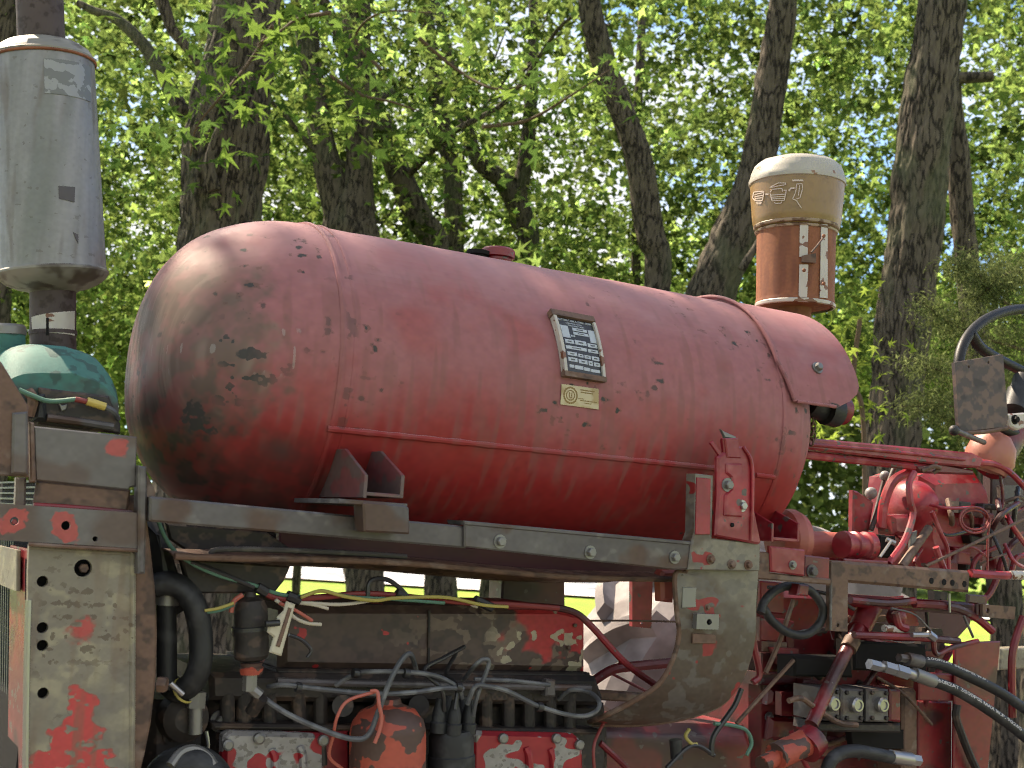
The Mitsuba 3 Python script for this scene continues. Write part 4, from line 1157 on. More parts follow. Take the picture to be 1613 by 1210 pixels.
part('hand_rod', wire([(945, 1170, 2.05), (985, 1208, 2.05), (1000, 1230, 2.05)], .006), 'red_paint', RP)
for m, r, pts in (('yellow_wire', .0035, [(1086, 1148), (1080, 1160), (1090, 1172), (1098, 1172)]), ('green_wire', .0038, [(1125, 1140), (1150, 1142), (1175, 1150), (1184, 1170), (1176, 1190)]),
                  ('black_wire', .0055, [(1168, 1085), (1158, 1110), (1146, 1128), (1124, 1160), (1120, 1190)]), ('black_wire', .0045, [(1050, 1210), (1080, 1180), (1100, 1175), (1125, 1190)])):
    part(W, wire([(a, b, 1.99) for a, b in pts], r), m, LM)
part('black_sleeve', rod(at(1064, 1165, 2.0), at(1066, 1195, 2.0), .012), 'black_rubber', LM)

# far rear wheel
WR, WW, WC = 0.80, 0.40, np.array([2.76, 3.15, 0.80])
RW = holder('rear_wheel', 'far rear wheel with dusty ribbed tyre')
ty = [(0.52, -WW / 2), (0.62, -WW / 2 - 0.01), (0.72, -WW / 2 + 0.01), (0.755, -WW / 2 + 0.06), (0.765, 0), (0.755, WW / 2 - 0.06), (0.72, WW / 2 - 0.01), (0.62, WW / 2 + 0.01), (0.52, WW / 2), (0.52, -WW / 2)]
part('tyre', lathe(ty, WC, (0, 1, 0), 72), 'dusty_tyre', RW)
for s in (-1, 1):
    for k in range(18):
        a0 = (k + 0.5 * (s > 0)) / 18 * 2 * math.pi
        w = np.linspace(0, 1, 6)
        cs = []
        for t in w:
            a = a0 + t * 0.20
            rr_, yv = (0.755 + 0.012 * (1 - (2 * t - 1) ** 2)), s * (0.02 + t * (WW / 2 - 0.03))
            d = np.array([math.sin(a), 0, math.cos(a)])
            tg = np.array([math.cos(a), 0, -math.sin(a)])
            e = np.array([0, 1, 0]) * yv + WC
            dip = 0.03 * t ** 3
            cs.append([e + d * (rr_ - 0.02 - dip) - tg * 0.034, e + d * (rr_ + 0.048 - dip) - tg * 0.020, e + d * (rr_ + 0.048 - dip) + tg * 0.020, e + d * (rr_ - 0.02 - dip) + tg * 0.034])
        cs = np.array(cs)
        v = np.vstack([cs.reshape(-1, 3)])
        f = []
        for i in range(5):
            for j in range(4):
                a_, b_, c_, d_ = i * 4 + j, i * 4 + (j + 1) % 4, (i + 1) * 4 + (j + 1) % 4, (i + 1) * 4 + j
                f += [[a_, b_, c_], [a_, c_, d_]]
        f += [[0, 2, 1], [0, 3, 2], [20, 21, 22], [20, 22, 23]]
        m = trimesh.Trimesh(v, f, process=False)
        if m.volume < 0:
            m.faces = np.asarray(m.faces)[:, ::-1]
        part('lug', m, 'dusty_tyre', RW, smooth=35)
part('rim', lathe([(0, -0.05), (0.12, -0.05), (0.40, 0.02), (0.50, -0.10), (0.53, -0.19), (0.53, 0.19), (0.5, 0.1), (0, 0.1)], WC, (0, 1, 0), 48), 'red_paint', RW)
part('axle', rod(WC + [0, -0.6, 0], WC, 0.07), 'red_paint', RP)

# ---- transmission side: rails, rods, valves, hoses
G = holder('transmission', 'cluttered dark red transmission with rods and control valves')
part('gear_case', wavy(plate([(1188, 925), (1300, 930), (1330, 1040), (1500, 1030), (1505, 1160), (1500, 1500), (1188, 1500)], 2.22, 0.25, 0.02), 0.003, 14), 'red_paint', G)
part('case_rib', plate([(1196, 1060), (1300, 1058), (1302, 1076), (1196, 1080)], 2.19, 0.05, 0.004), 'red_paint', G)
part('case_column', plate([(1423, 1085), (1447, 1086), (1446, 1500), (1420, 1500)], 2.10, 0.08, 0.006), 'rusty_sheet', G)
part('side_plate', plate([(1505, 1012), (1577, 1010), (1556, 1225), (1546, 1500), (1500, 1500)], 2.08, 0.010, 0.003), 'red_paint', G)
part('side_plate', plate([(1448, 1060), (1506, 1062), (1503, 1105), (1448, 1104)], 2.09, 0.02, 0.003), 'red_paint', G)
part('side_plate', plate([(1447, 1105), (1500, 1106), (1498, 1500), (1446, 1500)], 2.12, 0.02, 0.003), 'red_paint', G)
part('dark_lever', wire([(1508, 1110, 2.06), (1506, 1130, 2.06), (1516, 1160, 2.06), (1530, 1195, 2.06), (1545, 1225, 2.06)], .009), 'greasy_iron', G)
rgc = np.random.default_rng(17)
for k in range(34):
    px, py = rgc.uniform(1200, 1500), rgc.uniform(1030, 1205)
    part('case_bolt', bolt(at(px, py, 2.215), (0, -1, 0), rgc.uniform(.005, .009)), ('greasy_iron', 'red_paint', 'worn_steel')[k % 3], G)
for px, py, pw, ph in ((1215, 1085, 50, 30), (1262, 1080, 24, 60), (1440, 1015, 60, 36), (1215, 1130, 60, 40), (1290, 1160, 40, 40), (1330, 1010, 40, 26)):
    part('case_lug', plate([(px, py), (px + pw, py + 3), (px + pw - 4, py + ph), (px - 3, py + ph - 4)], 2.17 + rgc.random() * .03, .06, .008), ('red_paint', 'greasy_iron')[int(pw) % 2], G)
for i, (a, b, c, d) in enumerate([(1198, 915, 1236, 965), (1198, 972, 1236, 1010), (1200, 1028, 1250, 1058), (1240, 976, 1252, 1060)]):
    part('panel', plate([(a, b), (c, b + 3), (c, d + 3), (a, d)], 2.16 + 0.01 * (i % 2), 0.02, 0.003), 'red_paint', G)
part('panel_tag', plate([(1202, 1010), (1240, 1012), (1240, 1028), (1202, 1026)], 2.155, 0.006, 0.001), 'rusty_sheet', G)
part('grey_rail', plate([(1312, 884), (1332, 884), (1526, 899), (1530, 904), (1528, 934), (1312, 916)], 1.985, 0.06, 0.006), 'rusty_sheet', G, label='grey brown drilled rail above the transmission')
for px, py in ((1467, 915), (1487, 917), (1500, 918), (1519, 920)):
    part('rail_hole', lathe([(0, 0), (.007, 0), (.007, .0008), (0, .0008)], at(px, py, 1.985), (0, -1, 0), 14), 'dark_void', G)
part('rail_shadow_bar', plate([(1330, 936), (1540, 950), (1560, 962), (1558, 972), (1330, 955)], 2.06, 0.05, 0.006), 'red_paint', G)
part('angle_bracket', plate([(1309, 886), (1330, 886), (1336, 892), (1335, 995), (1308, 994)], 1.955, 0.014, 0.003, 0, [(1320, 985, 0.004)]), 'rusty_sheet', G)
part('angle_bracket_edge', wire([(1309, 888, 1.953), (1308, 992, 1.953)], .003), 'worn_steel', G)
for k in range(30):
    ax_, ay_ = rgc.uniform(1195, 1540), rgc.uniform(925, 1200)
    an, ln = rgc.choice([0.05, -0.1, 1.2, -1.1, 0.6, 1.55]) + rgc.normal() * .15, rgc.uniform(40, 130)
    bx_, by_ = ax_ + ln * math.cos(an), ay_ + ln * math.sin(an)
    if bx_ > 1560 or by_ < 915:
        continue
    yk = rgc.uniform(2.09, 2.2)
    part('linkage', wire([(ax_, ay_, yk), ((ax_ + bx_) / 2 + rgc.normal() * 7, (ay_ + by_) / 2 + rgc.normal() * 7, yk - .02), (bx_, by_, yk)], rgc.uniform(.003, .0085)), ('red_paint', 'bracket_red', 'rusty_sheet', 'greasy_iron', 'black_wire')[k % 5], G)
for k in range(16):
    px, py, pw, ph = rgc.uniform(1200, 1480), rgc.uniform(930, 1170), rgc.uniform(16, 44), rgc.uniform(14, 40)
    part('bracket', plate([(px, py), (px + pw, py + 2), (px + pw + rgc.normal() * 4, py + ph), (px + rgc.normal() * 4, py + ph - 2)], rgc.uniform(2.12, 2.2), .02, .003, 0, [(px + pw * .5, py + ph * .5, .003)]), ('red_paint', 'bracket_red', 'greasy_iron')[k % 3], G)
for px, py, y in ((722, 1082, 1.918), (640, 1060, 1.918), (470, 1082, 1.94), (850, 1113, 1.912), (560, 1060, 1.955)):
    part('lead_tie', rod(at(px - 4, py, y), at(px + 4, py + 1, y), .008, 12), 'black_wire', EN)
lp = [(1198, 966), (1204, 948), (1222, 930), (1250, 922), (1278, 932), (1296, 958), (1290, 984), (1268, 1000), (1240, 996), (1216, 978), (1203, 958)]
part('rear_pan', plate([(1338, 936), (1536, 950), (1530, 985), (1505, 1012), (1345, 1010)], 2.30, 0.05, 0.006), 'under_red', G)
part('loop_hose', wire([(a, b, 1.95 + 0.004 * i) for i, (a, b) in enumerate(lp)], .0088, sides=14), 'black_rubber', G)
part('loop_tab', plate([(1260, 920), (1276, 922), (1274, 940), (1256, 938)], 1.93, 0.03, 0.003), 'red_paint', G)
part('shift_rod', cat([tube(spline([at(a, b, y) for a, b, y in ((1372, 958, 2.08), (1348, 998, 2.05), (1312, 1068, 2.03), (1278, 1142, 2.0))]), 0.0145, 14)]), 'red_paint', G)
part('shift_sleeve', rod(at(1372, 955, 2.09), at(1352, 994, 2.06), .025, 16), 'red_paint', G)
part('shift_collar', rod(at(1343, 1008, 2.045), at(1336, 1022, 2.04), .0185, 14), 'rusty_sheet', G)
part('universal_joint', cat([rod(at(1200, 1205, 1.97), at(1240, 1182, 1.985), .017, 14), rod(at(1222, 1192, 1.975), at(1272, 1168, 1.99), .027, 16)]), 'flaking_orange', G)
part('joint_collar', rod(at(1268, 1178, 1.985), at(1282, 1164, 1.99), .034, 18), 'red_paint', G)
part('spool_box', plate([(1252, 1034), (1342, 1036), (1345, 1068), (1252, 1066)], 2.07, 0.06, 0.005), 'dark_void', G)
part('spool_box', plate([(1345, 1010), (1460, 1016), (1462, 1060), (1346, 1056)], 2.08, 0.06, 0.005), 'dark_void', G)
VB = holder('control_valve', 'bank of control valves with round plugs')
for i, (px, py) in enumerate([(1306, 1108), (1343, 1110), (1383, 1110)]):
    part('valve_block', plate([(px - 17, py - 25), (px + 18, py - 24), (px + 18, py + 28), (px - 17, py + 27)], 2.03, 0.08, 0.004), 'worn_steel', VB)
    part('valve_plug', lathe([(0, -.01), (.0165, -.01), (.0165, .012), (.013, .016), (.009, .016), (.008, .013), (0, .013)], at(px + 2, py, 2.03), (0, -1, 0), 20), 'bright_metal', VB)
    for dx, dy in ((-10, -19), (12, -18), (-10, 21), (12, 21)):
        part('valve_screw', bolt(at(px + dx, py + dy, 2.03), (0, -1, 0), .005, False), 'greasy_iron', VB)
part('valve_end', plate([(1403, 1086), (1420, 1087), (1420, 1138), (1402, 1136)], 2.035, 0.08, 0.004), 'red_paint', VB)
part('valve_base', plate([(1290, 1138), (1420, 1140), (1420, 1155), (1288, 1152)], 2.04, 0.08, 0.004), 'greasy_iron', VB)
part('dark_gap', plate([(1340, 1150), (1424, 1150), (1424, 1180), (1345, 1180)], 2.10, 0.02), 'dark_void', VB)
HY = holder('hydraulic_hose', 'pair of black printed hydraulic hoses')
h1 = [(1446, 1041, 2.0), (1482, 1047, 1.99), (1533, 1069, 1.98), (1584, 1096, 1.97), (1660, 1150, 1.96)]
h2 = [(1464, 1071, 1.96), (1507, 1088, 1.955), (1558, 1119, 1.95), (1613, 1160, 1.945), (1680, 1220, 1.94)]
part('hose', wire(h1, .0118, sides=18, n=14), 'black_rubber', HY)
part('hose', wire(h2, .0118, sides=18, n=14), 'black_rubber', HY)
part('ferrule', cat([rod(at(1416, 1036, 2.0), at(1430, 1038, 2.0), .010, 6), rod(at(1428, 1038, 2.0), at(1450, 1042, 2.0), .0145, 18)]), 'worn_steel', HY)
part('ferrule', cat([rod(at(1440, 1062, 1.96), at(1470, 1073, 1.96), .0145, 18)]), 'dull_zinc', HY)
part('hose_fitting', cat([rod(at(1369, 1046, 1.97), at(1384, 1050, 1.968), .012, 6), rod(at(1382, 1049, 1.968), at(1394, 1051, 1.966), .009, 12), rod(at(1392, 1050, 1.966), at(1412, 1056, 1.962), .0135, 6),
                           rod(at(1410, 1055, 1.962), at(1428, 1061, 1.96), .0145, 6), rod(at(1426, 1059, 1.96), at(1444, 1065, 1.96), .011, 14)]), 'bright_metal', HY, label='shiny hexagon hose fittings')


def hose_text(pts, s, h, f0, f1, r, lift):
    path = spline([at(*q) for q in pts], 30)
    L = np.concatenate([[0], np.cumsum(np.linalg.norm(np.diff(path, axis=0), axis=1))])
    t = meshkit.text_mesh(s, h, 0.05, True)
    w = np.asarray(t.vertices)
    u = f0 * L[-1] + (w[:, 0] - w[:, 0].min()) / np.ptp(w[:, 0]) * (f1 - f0) * L[-1]
    c = np.stack([np.interp(u, L, path[:, k]) for k in range(3)], 1)
    tg = np.stack([np.interp(u, L, np.gradient(path[:, k])) for k in range(3)], 1)
    tg /= np.linalg.norm(tg, axis=1, keepdims=True)
    n_ = np.array([0, -1.0, 0.25]) - tg * (tg @ np.array([0, -1.0, 0.25]))[:, None]
    n_ /= np.linalg.norm(n_, axis=1, keepdims=True)
    b_ = np.cross(tg, n_)
    b_ *= np.sign(b_[:, 2:])
    a = (w[:, 1:2] - h / 2 + lift) / r
    rad = r + 0.0002 + 0.0004 * (w[:, 2:] > 0.02)
    return trimesh.Trimesh(c + n_ * np.cos(a) * rad + b_ * np.sin(a) * rad, t.faces, process=False)


part('hose_lettering', hose_text(h2, '60R2AT 3500PSI MAX W.P. 90265', .0075, 0.03, 0.60, .0118, .002), 'hose_print', HY, kind='stuff')
part('hose_lettering', hose_text(h1, '100R2AT 3500PSI W.P.', .006, 0.04, 0.44, .0118, .006), 'hose_print', HY, kind='stuff')
part('drain_hose', wire([(1298, 1260, 1.95), (1303, 1212, 1.95), (1318, 1190, 1.95), (1345, 1183, 1.95), (1380, 1188, 1.95), (1408, 1194, 1.95)], .0135, sides=18), 'black_rubber', HY)
part('drain_ferrule', cat([rod(at(1403, 1192, 1.95), at(1434, 1196, 1.95), .0145, 18), rod(at(1433, 1196, 1.95), at(1447, 1198, 1.95), .0125, 6)]), 'bright_metal', HY)
# upper part: steering support, levers, clutch housing
U = holder('steering_support', 'sunlit red steering support and levers')
part('support_channel', plate([(1262, 690), (1290, 691), (1532, 713), (1550, 722), (1545, 737), (1480, 732), (1262, 706)], 2.08, 0.05, 0.004), 'bracket_red', U)
part('support_channel_lip', wire([(1262, 699, 2.076), (1400, 711, 2.076), (1520, 724, 2.076)], .004), 'bracket_red', U)
part('support_tube', wire([(1262, 716, 2.1), (1360, 726, 2.1), (1455, 736, 2.1)], .0095), 'bracket_red', U)
part('channel_end', plate([(1440, 733), (1480, 730), (1534, 740), (1536, 748), (1450, 745)], 2.09, 0.03, 0.004), 'red_paint', U)
part('end_clamp', wire([(1452, 742, 2.07), (1470, 735, 2.06), (1480, 738, 2.06), (1470, 745, 2.07)], .005), 'rusty_sheet', U)
part('clutch_case', wavy(plate([(1462, 750), (1478, 744), (1548, 742), (1566, 770), (1570, 800), (1560, 898), (1540, 902), (1470, 902), (1455, 850)], 2.16, 0.22, 0.03), 0.004, 14), 'bracket_red', U)
case_c = at(1437, 797, 2.16)
dome = trimesh.creation.icosphere(3, 1.0)
dome.apply_scale([0.045, 0.07, 0.062])
dome.apply_translation(case_c)
part('steering_gear', wavy(dome, 0.005, 18), 'bracket_red', U, smooth=True)
part('gear_foot', plate([(1407, 812), (1434, 810), (1436, 845), (1410, 842)], 2.11, 0.06, 0.008), 'bracket_red', U)
part('curved_arm', wire([(1388, 832, 2.12), (1393, 790, 2.12), (1408, 757, 2.12), (1436, 742, 2.12)], .0115), 'bracket_red', U)
part('pedal_strap', wire([(1440, 744, 2.06), (1432, 762, 2.055), (1434, 790, 2.05), (1438, 812, 2.05), (1425, 852, 2.04), (1400, 888, 2.03)], .008), 'bracket_red', U)
part('push_rod', rod(at(1463, 832, 2.05), at(1420, 893, 2.03), .010), 'rusty_sheet', U)
part('cotter', plate([(1436, 840), (1446, 836), (1442, 868), (1434, 872)], 2.04, 0.01, 0.002), 'worn_steel', U)
part('red_link', wire([(1468, 806, 2.06), (1480, 836, 2.06), (1492, 864, 2.06), (1494, 900, 2.06)], .0055), 'bracket_red', U)
part('red_link', wire([(1474, 862, 2.05), (1482, 885, 2.05), (1490, 905, 2.05)], .008), 'bracket_red', U)
part('long_rod', wire([(1458, 892, 2.0), (1530, 858, 2.0), (1613, 818, 2.0)], .0038), 'rusty_sheet', U)
w = np.linspace(0, 4 * math.pi, 60)
coil = np.array([at(1535 + (25 - 0.5 * t) * math.cos(t), 818 + (23 - 0.8 * t) * math.sin(t), 2.04 + 0.001 * t) for t in w])
part('coiled_wire', tube(coil, .0028, 8), 'red_wire', U)
part('coiled_wire', wire([(1560, 816, 2.04), (1556, 850, 2.04), (1556, 900, 2.04)], .0026), 'red_wire', U)
for kn, ft, r in (((1394, 750), (1372, 835), .0125), ((1372, 777), (1362, 815), .0145)):
    part('lever_shaft', rod(at(*ft, 2.18), at(*kn, 2.18), .005), 'worn_steel', U)
    k_ = trimesh.creation.icosphere(3, r)
    k_.apply_translation(at(*kn, 2.18))
    part('lever_knob', k_, 'knob_grey', U, smooth=True)
part('lever_shaft', rod(at(1372, 835, 2.16), at(1410, 733, 2.16), .006), 'worn_steel', U)
part('fin_plate', plate([(1345, 772), (1352, 774), (1378, 792), (1370, 838), (1344, 840)], 2.17, 0.02, 0.004), 'bracket_red', U)
part('tube_housing', rod(at(1262, 858, 2.15), at(1342, 861, 2.15), .031, 24), 'faded_red', U)
part('housing_disc', lathe([(0, -.03), (.04, -.03), (.065, -.01), (.068, .01), (.06, .03), (0, .04)], at(1238, 850, 2.12), (1, -0.1, 0), 32), 'faded_red', U)
d0, d1 = at(1326, 858, 2.08), at(1388, 862, 2.08)
part('ridged_drum', lathe([(0, 0), (.030, 0), (.031, .01), (.027, .013), (.027, .028), (.031, .031), (.031, .042), (.026, .045), (.026, .062), (.032, .065), (.032, .085), (0, .085)], d0, d1 - d0, 24), 'bracket_red', U)
part('drum_bolt', cat([rod(at(1396, 850, 2.04), at(1410, 856, 2.03), .006, 8), rod(at(1386, 878, 2.03), at(1404, 852, 2.03), .0035, 8)]), 'bright_metal', U)
part('drum_hole', plate([(1386, 842), (1412, 845), (1410, 880), (1385, 878)], 2.09, 0.03, 0.004), 'dark_void', U)
part('frame_top', plate([(1330, 880), (1400, 884), (1400, 892), (1330, 888)], 2.0, 0.08, 0.003), 'red_paint', U)
part('hood_arc', wire([(1535, 728, 2.10), (1565, 731, 2.10), (1592, 745, 2.10), (1625, 780, 2.10)], .0075), 'bracket_red', U)
part('dark_panel', plate([(1562, 742), (1630, 760), (1630, 905), (1560, 900)], 2.22, 0.03, 0.004), 'grease_red', U)
part('switch_bracket', plate([(1575, 765), (1612, 764), (1612, 790), (1590, 794), (1576, 786)], 2.17, 0.01, 0.003, 0, [(1600, 776, .006)]), 'worn_steel', U)
for pts, r in (([(1613, 842), (1590, 862), (1578, 885), (1574, 905)], .009), ([(1613, 800), (1590, 816), (1560, 822)], .005), ([(1575, 745), (1580, 790), (1570, 815)], .004), ([(1530, 905), (1535, 885), (1548, 872), (1570, 862)], .006),
               ([(1613, 875), (1600, 880), (1592, 905)], .007)):
    part('control_rod', wire([(a, b, 2.12) for a, b in pts], r), 'red_paint', U)
part('cross_pipe', wire([(1528, 903, 1.99), (1570, 906, 1.99), (1640, 907, 1.99)], .0095), 'bracket_red', U)
part('pipe_end', rod(at(1592, 906, 1.985), at(1640, 907, 1.985), .0102), 'chipped_white', U)
part('draft_arm', wire([(1440, 951, 2.03), (1480, 953, 2.03), (1512, 960, 2.03), (1540, 975, 2.03), (1563, 994, 2.03)], .0095), 'red_paint', U)
part('hanger', plate([(1526, 936), (1556, 938), (1556, 952), (1548, 954), (1547, 970), (1540, 970), (1540, 952), (1526, 950)], 2.02, 0.012, 0.003), 'red_paint', U)
part('strap_plate', plate([(1548, 952), (1600, 956), (1598, 976), (1548, 972)], 2.01, 0.008, 0.002, 0, [(1556, 962, .006)]), 'rusty_sheet', U)
part('hand_lever', wire([(1612, 972, 2.0), (1602, 1000, 2.0), (1595, 1030, 2.0), (1594, 1070, 2.0), (1595, 1130, 2.0)], .009), 'red_paint', U)
part('hanger_arm', wire([(1575, 900, 2.12), (1562, 930, 2.12), (1550, 945, 2.12)], .008), 'red_paint', U)
part('tie_rod', wire([(1404, 958, 1.99), (1440, 968, 1.99), (1466, 993, 1.99)], .0022), 'worn_steel', U)
part('tie_bolt', cat([rod(at(1436, 1000, 1.98), at(1467, 1000, 1.98), .006, 8), rod(at(1462, 998, 1.98), at(1472, 1006, 1.98), .009, 6)]), 'bright_metal', U)
for kx, (pts, r, m) in enumerate([([(1340, 945), (1400, 950), (1440, 946)], .008, 'red_paint'), ([(1410, 965), (1416, 985), (1428, 990)], .009, 'red_paint'), ([(1392, 990), (1420, 992)], .008, 'chipped_white'),
        ([(1495, 935), (1496, 965)], .003, 'bright_metal'), ([(1518, 970), (1533, 1004)], .003, 'worn_steel'), ([(1345, 1000), (1440, 1004), (1510, 1010)], .008, 'red_paint'), ([(1250, 945), (1228, 1010), (1206, 1060)], .005, 'rusty_sheet'),
        ([(1250, 1040), (1200, 1095), (1160, 1140)], .0042, 'rusty_sheet'), ([(1470, 1005), (1475, 1030), (1500, 1020), (1540, 1010)], .006, 'red_paint'), ([(1210, 925), (1300, 935), (1345, 960)], .004, 'greasy_iron'),
        ([(1242, 1104), (1262, 1100), (1280, 1112), (1320, 1138), (1350, 1142)], .006, 'rusty_sheet'), ([(1190, 905), (1186, 1000), (1196, 1060), (1186, 1075)], .007, 'red_paint')]):
    part('linkage', wire([(a, b, 2.0 + 0.006 * (kx % 4)) for a, b in pts], r), m, U)
sg_ = trimesh.creation.icosphere(2, .022)
sg_.apply_translation(at(1412, 972, 2.03))
part('ball_joint', sg_, 'red_paint', U, smooth=True)
part('hitch_beam', plate([(1577, 1022), (1640, 1020), (1640, 1052), (1575, 1056)], 2.5, 0.05, 0.004), 'worn_cream', U)

for k in range(22):
    ax_, ay_ = rgc.uniform(1400, 1600), rgc.uniform(775, 895)
    an, ln = rgc.choice([0.1, -0.5, 1.3, -1.2, 0.7]) + rgc.normal() * .2, rgc.uniform(25, 80)
    bx_, by_ = ax_ + ln * math.cos(an), ay_ + ln * math.sin(an)
    if by_ > 905 or by_ < 760 or bx_ > 1625 or (bx_ < 1460 and by_ < 800):
        continue
    yk = rgc.uniform(2.08, 2.15)
    part('linkage', wire([(ax_, ay_, yk), ((ax_ + bx_) / 2 + rgc.normal() * 8, (ay_ + by_) / 2 + rgc.normal() * 8, yk - .03), (bx_, by_, yk)], rgc.uniform(.0025, .007)), ('bracket_red', 'red_paint', 'rusty_sheet', 'black_wire')[k % 4], U)
for k in range(12):
    px, py, pw, ph = rgc.uniform(1470, 1590), rgc.uniform(780, 880), rgc.uniform(12, 30), rgc.uniform(10, 26)
    part('bracket', plate([(px, py), (px + pw, py + 2), (px + pw + rgc.normal() * 4, py + ph), (px + rgc.normal() * 4, py + ph - 2)], rgc.uniform(2.1, 2.16), .03, .003), ('bracket_red', 'red_paint', 'greasy_iron')[k % 3], U)
# ---- steering wheel and dash plate
SW = holder('steering_wheel', 'black steering wheel at the right edge')
sc_ = at(1640, 588, 2.22)
ex, ey = np.array([0.62, -0.42, -0.35]), None
e1 = at(1511, 588, 2.17) - sc_
e2 = at(1625, 487, 2.24) - sc_
w = np.linspace(0, 2 * math.pi, 73)
part('rim', tube(sc_ + np.cos(w)[:, None] * e1 + np.sin(w)[:, None] * e2, .0135, 14, cap=False), 'wheel_black', SW)
for t in (0.62, 2.7, 4.75):
    part('spoke', tube(spline([sc_ + math.cos(t) * e1 + math.sin(t) * e2, sc_ + (math.cos(t - .1) * e1 + math.sin(t - .1) * e2) * 0.7 + [0, 0.01, -0.005], sc_ + [0, .02, -0.01]]), np.linspace(.016, .013, 17), 12), 'wheel_black', SW)
part('hub', rod(sc_ + [0, .05, -.05], sc_ + [0, -0.01, .01], .035, 24), 'wheel_black', SW)
DS = holder('dash', 'rusty instrument plate below the steering wheel')
part('dash_plate', plate([(1504, 571), (1580, 558), (1588, 660), (1585, 672), (1514, 680), (1510, 670)], 2.08, 0.010, 0.003, 0, [(1526, 578, .0035), (1557, 571, .0035)]), 'rust_plate', DS)
part('dash_lip', wire([(1513, 682, 2.085), (1550, 680, 2.085), (1586, 674, 2.085)], .006), 'rusty_sheet', DS)
part('column_boot', cat([rod(at(1598, 648, 2.16), at(1606, 618, 2.17), .032, 20), rod(at(1605, 622, 2.17), at(1612, 596, 2.18), .026, 20)]), 'black_rubber', DS)
part('column_flange', plate([(1586, 652), (1613, 650), (1630, 652), (1630, 668), (1604, 678), (1592, 672)], 2.09, 0.02, 0.004), 'chipped_white', DS)
part('flange_bolt', bolt(at(1598, 661, 2.09), (0, -1, 0), .008), 'dark_void', DS)
part('column', rod(at(1560, 735, 2.2), at(1640, 600, 2.23), .045, 24), 'red_paint', DS)
part('column_saddle', wavy(lathe([(0, -.02), (.05, -.02), (.062, .01), (.055, .05), (.03, .075), (0, .08)], at(1556, 728, 2.15), (0.2, -.25, 1), 28), .004, 20), 'orange_saddle', DS)
part('throttle_lever', rod(at(1502, 677, 2.05), at(1550, 697, 2.11), .0065), 'worn_steel', DS)
tk = trimesh.creation.icosphere(3, .0125)
tk.apply_translation(at(1503, 678, 2.05))
part('throttle_knob', tk, 'black_rubber', DS, smooth=True)


# ------------------------------------------------------------------ trees
def bark_color(p, n, uv):
    a = fbm(p.x * 34, p.y * 34, p.z * 5.0, 3)
    c = mix(S(38, 34, 30, .6), S(98, 90, 80, .6), smoothstep(0.005, 0.10, dr.abs(a - 0.5)))
    c = mix(c, S(98, 104, 80), smoothstep(0.52, 0.7, fbm(p.x * 5, p.y * 5, p.z * 2, 3)) * 0.5)
    return c * (0.7 + 0.6 * noise(p.x * 90, p.y * 90, p.z * 24))


mat('bark', bark_color, 0.9, 0, 0.2)
mat('twig_brown', S(110, 92, 74), 0.8, 0, 0.2)
scene['leaf'] = {'type': 'principledthin', 'base_color': {'type': 'mesh_attribute', 'name': 'vertex_color'}, 'roughness': 0.32, 'diff_trans': 1.25, 'eta': 1.4}
for nm, c in (('leaf_dark', [.055, .10, .024]), ('leaf_mid', [.085, .145, .030]), ('leaf_light', [.12, .19, .035])):
    scene[nm] = {'type': 'principledthin', 'base_color': {'type': 'rgb', 'value': c}, 'roughness': 0.45, 'diff_trans': 1.25, 'eta': 1.4}

LOBED = (np.array([(0, .33, 0), (0, 0, 0), (.36, .04, -.08), (.11, .27, -.01), (.50, .62, -.14), (.10, .47, -.01), (0, 1.05, -.14), (-.10, .47, -.01), (-.50, .62, -.14), (-.11, .27, -.01), (-.36, .04, -.08)], float),
         np.array([(0, i, i % 10 + 1) for i in range(1, 11)]))
SIMPLE = (np.array([(0, 0, 0), (.5, .5, -.12), (.19, .48, 0), (0, 1, -.12), (-.19, .48, 0), (-.5, .5, -.12)], float), np.array([(0, 1, 2), (0, 2, 3), (0, 3, 4), (0, 4, 5)]))
DIAMOND = (np.array([(0, 0, 0), (.42, .5, -.06), (0, 1, -.1), (-.42, .5, -.06)], float), np.array([(0, 1, 2), (0, 2, 3)]))
NEEDLE = (np.array([(0, 0, 0), (.10, .5, 0), (0, 1, -.1), (-.10, .5, 0)], float), np.array([(0, 1, 2), (0, 2, 3)]))


def unit(v):
    return v / (np.linalg.norm(v, axis=-1, keepdims=True) + 1e-12)


def leaves(pos, size, tmpl, r, droop=0.35, up=0.9):
    """positions -> (vertices, faces) with the leaf plane near level, tips drooping"""
    n = len(pos)
    nr = unit(r.normal(size=(n, 3)) * 0.75 + [0, 0, up])
    h = r.normal(size=(n, 3))
    h[:, 2] -= droop
    h = unit(h - nr * (h * nr).sum(1, keepdims=True))
    s = np.cross(h, nr)
    t = tmpl[0]
    v = pos[:, None] + size[:, None, None] * (t[None, :, :1] * s[:, None] + t[None, :, 1:2] * h[:, None] + t[None, :, 2:] * nr[:, None])
    f = tmpl[1][None] + (np.arange(n) * len(t))[:, None, None]
    return v.reshape(-1, 3), f.reshape(-1, 3)


def tint(n, per, r, base, spread=0.35, yellow=0.25):
    k = np.exp(r.normal(size=(n, 1)) * spread)
    y = r.random((n, 1)) * yellow
    c = np.clip(np.asarray(base) * k * (1 - y) + np.array([.19, .23, .04]) * y, 0.004, 0.5)
    return np.repeat(c, per, 0)


def spray_points(centres, r, n_leaf, spread):
    """leaves strung along a few twigs out of each centre"""
    k = len(centres)
    d = unit(r.normal(size=(k, 1, 3)) * [1, 1, 0.35])
    t = r.random((k, n_leaf, 1)) ** 0.8
    p = centres[:, None] + d * t * spread[:, None, None] + r.normal(size=(k, n_leaf, 3)) * (0.10 + 0.16 * t) * spread[:, None, None] * [1, 1, 0.6]
    p[..., 2] -= (t[..., 0] * spread[:, None]) ** 2 * 0.35
    return p.reshape(-1, 3)


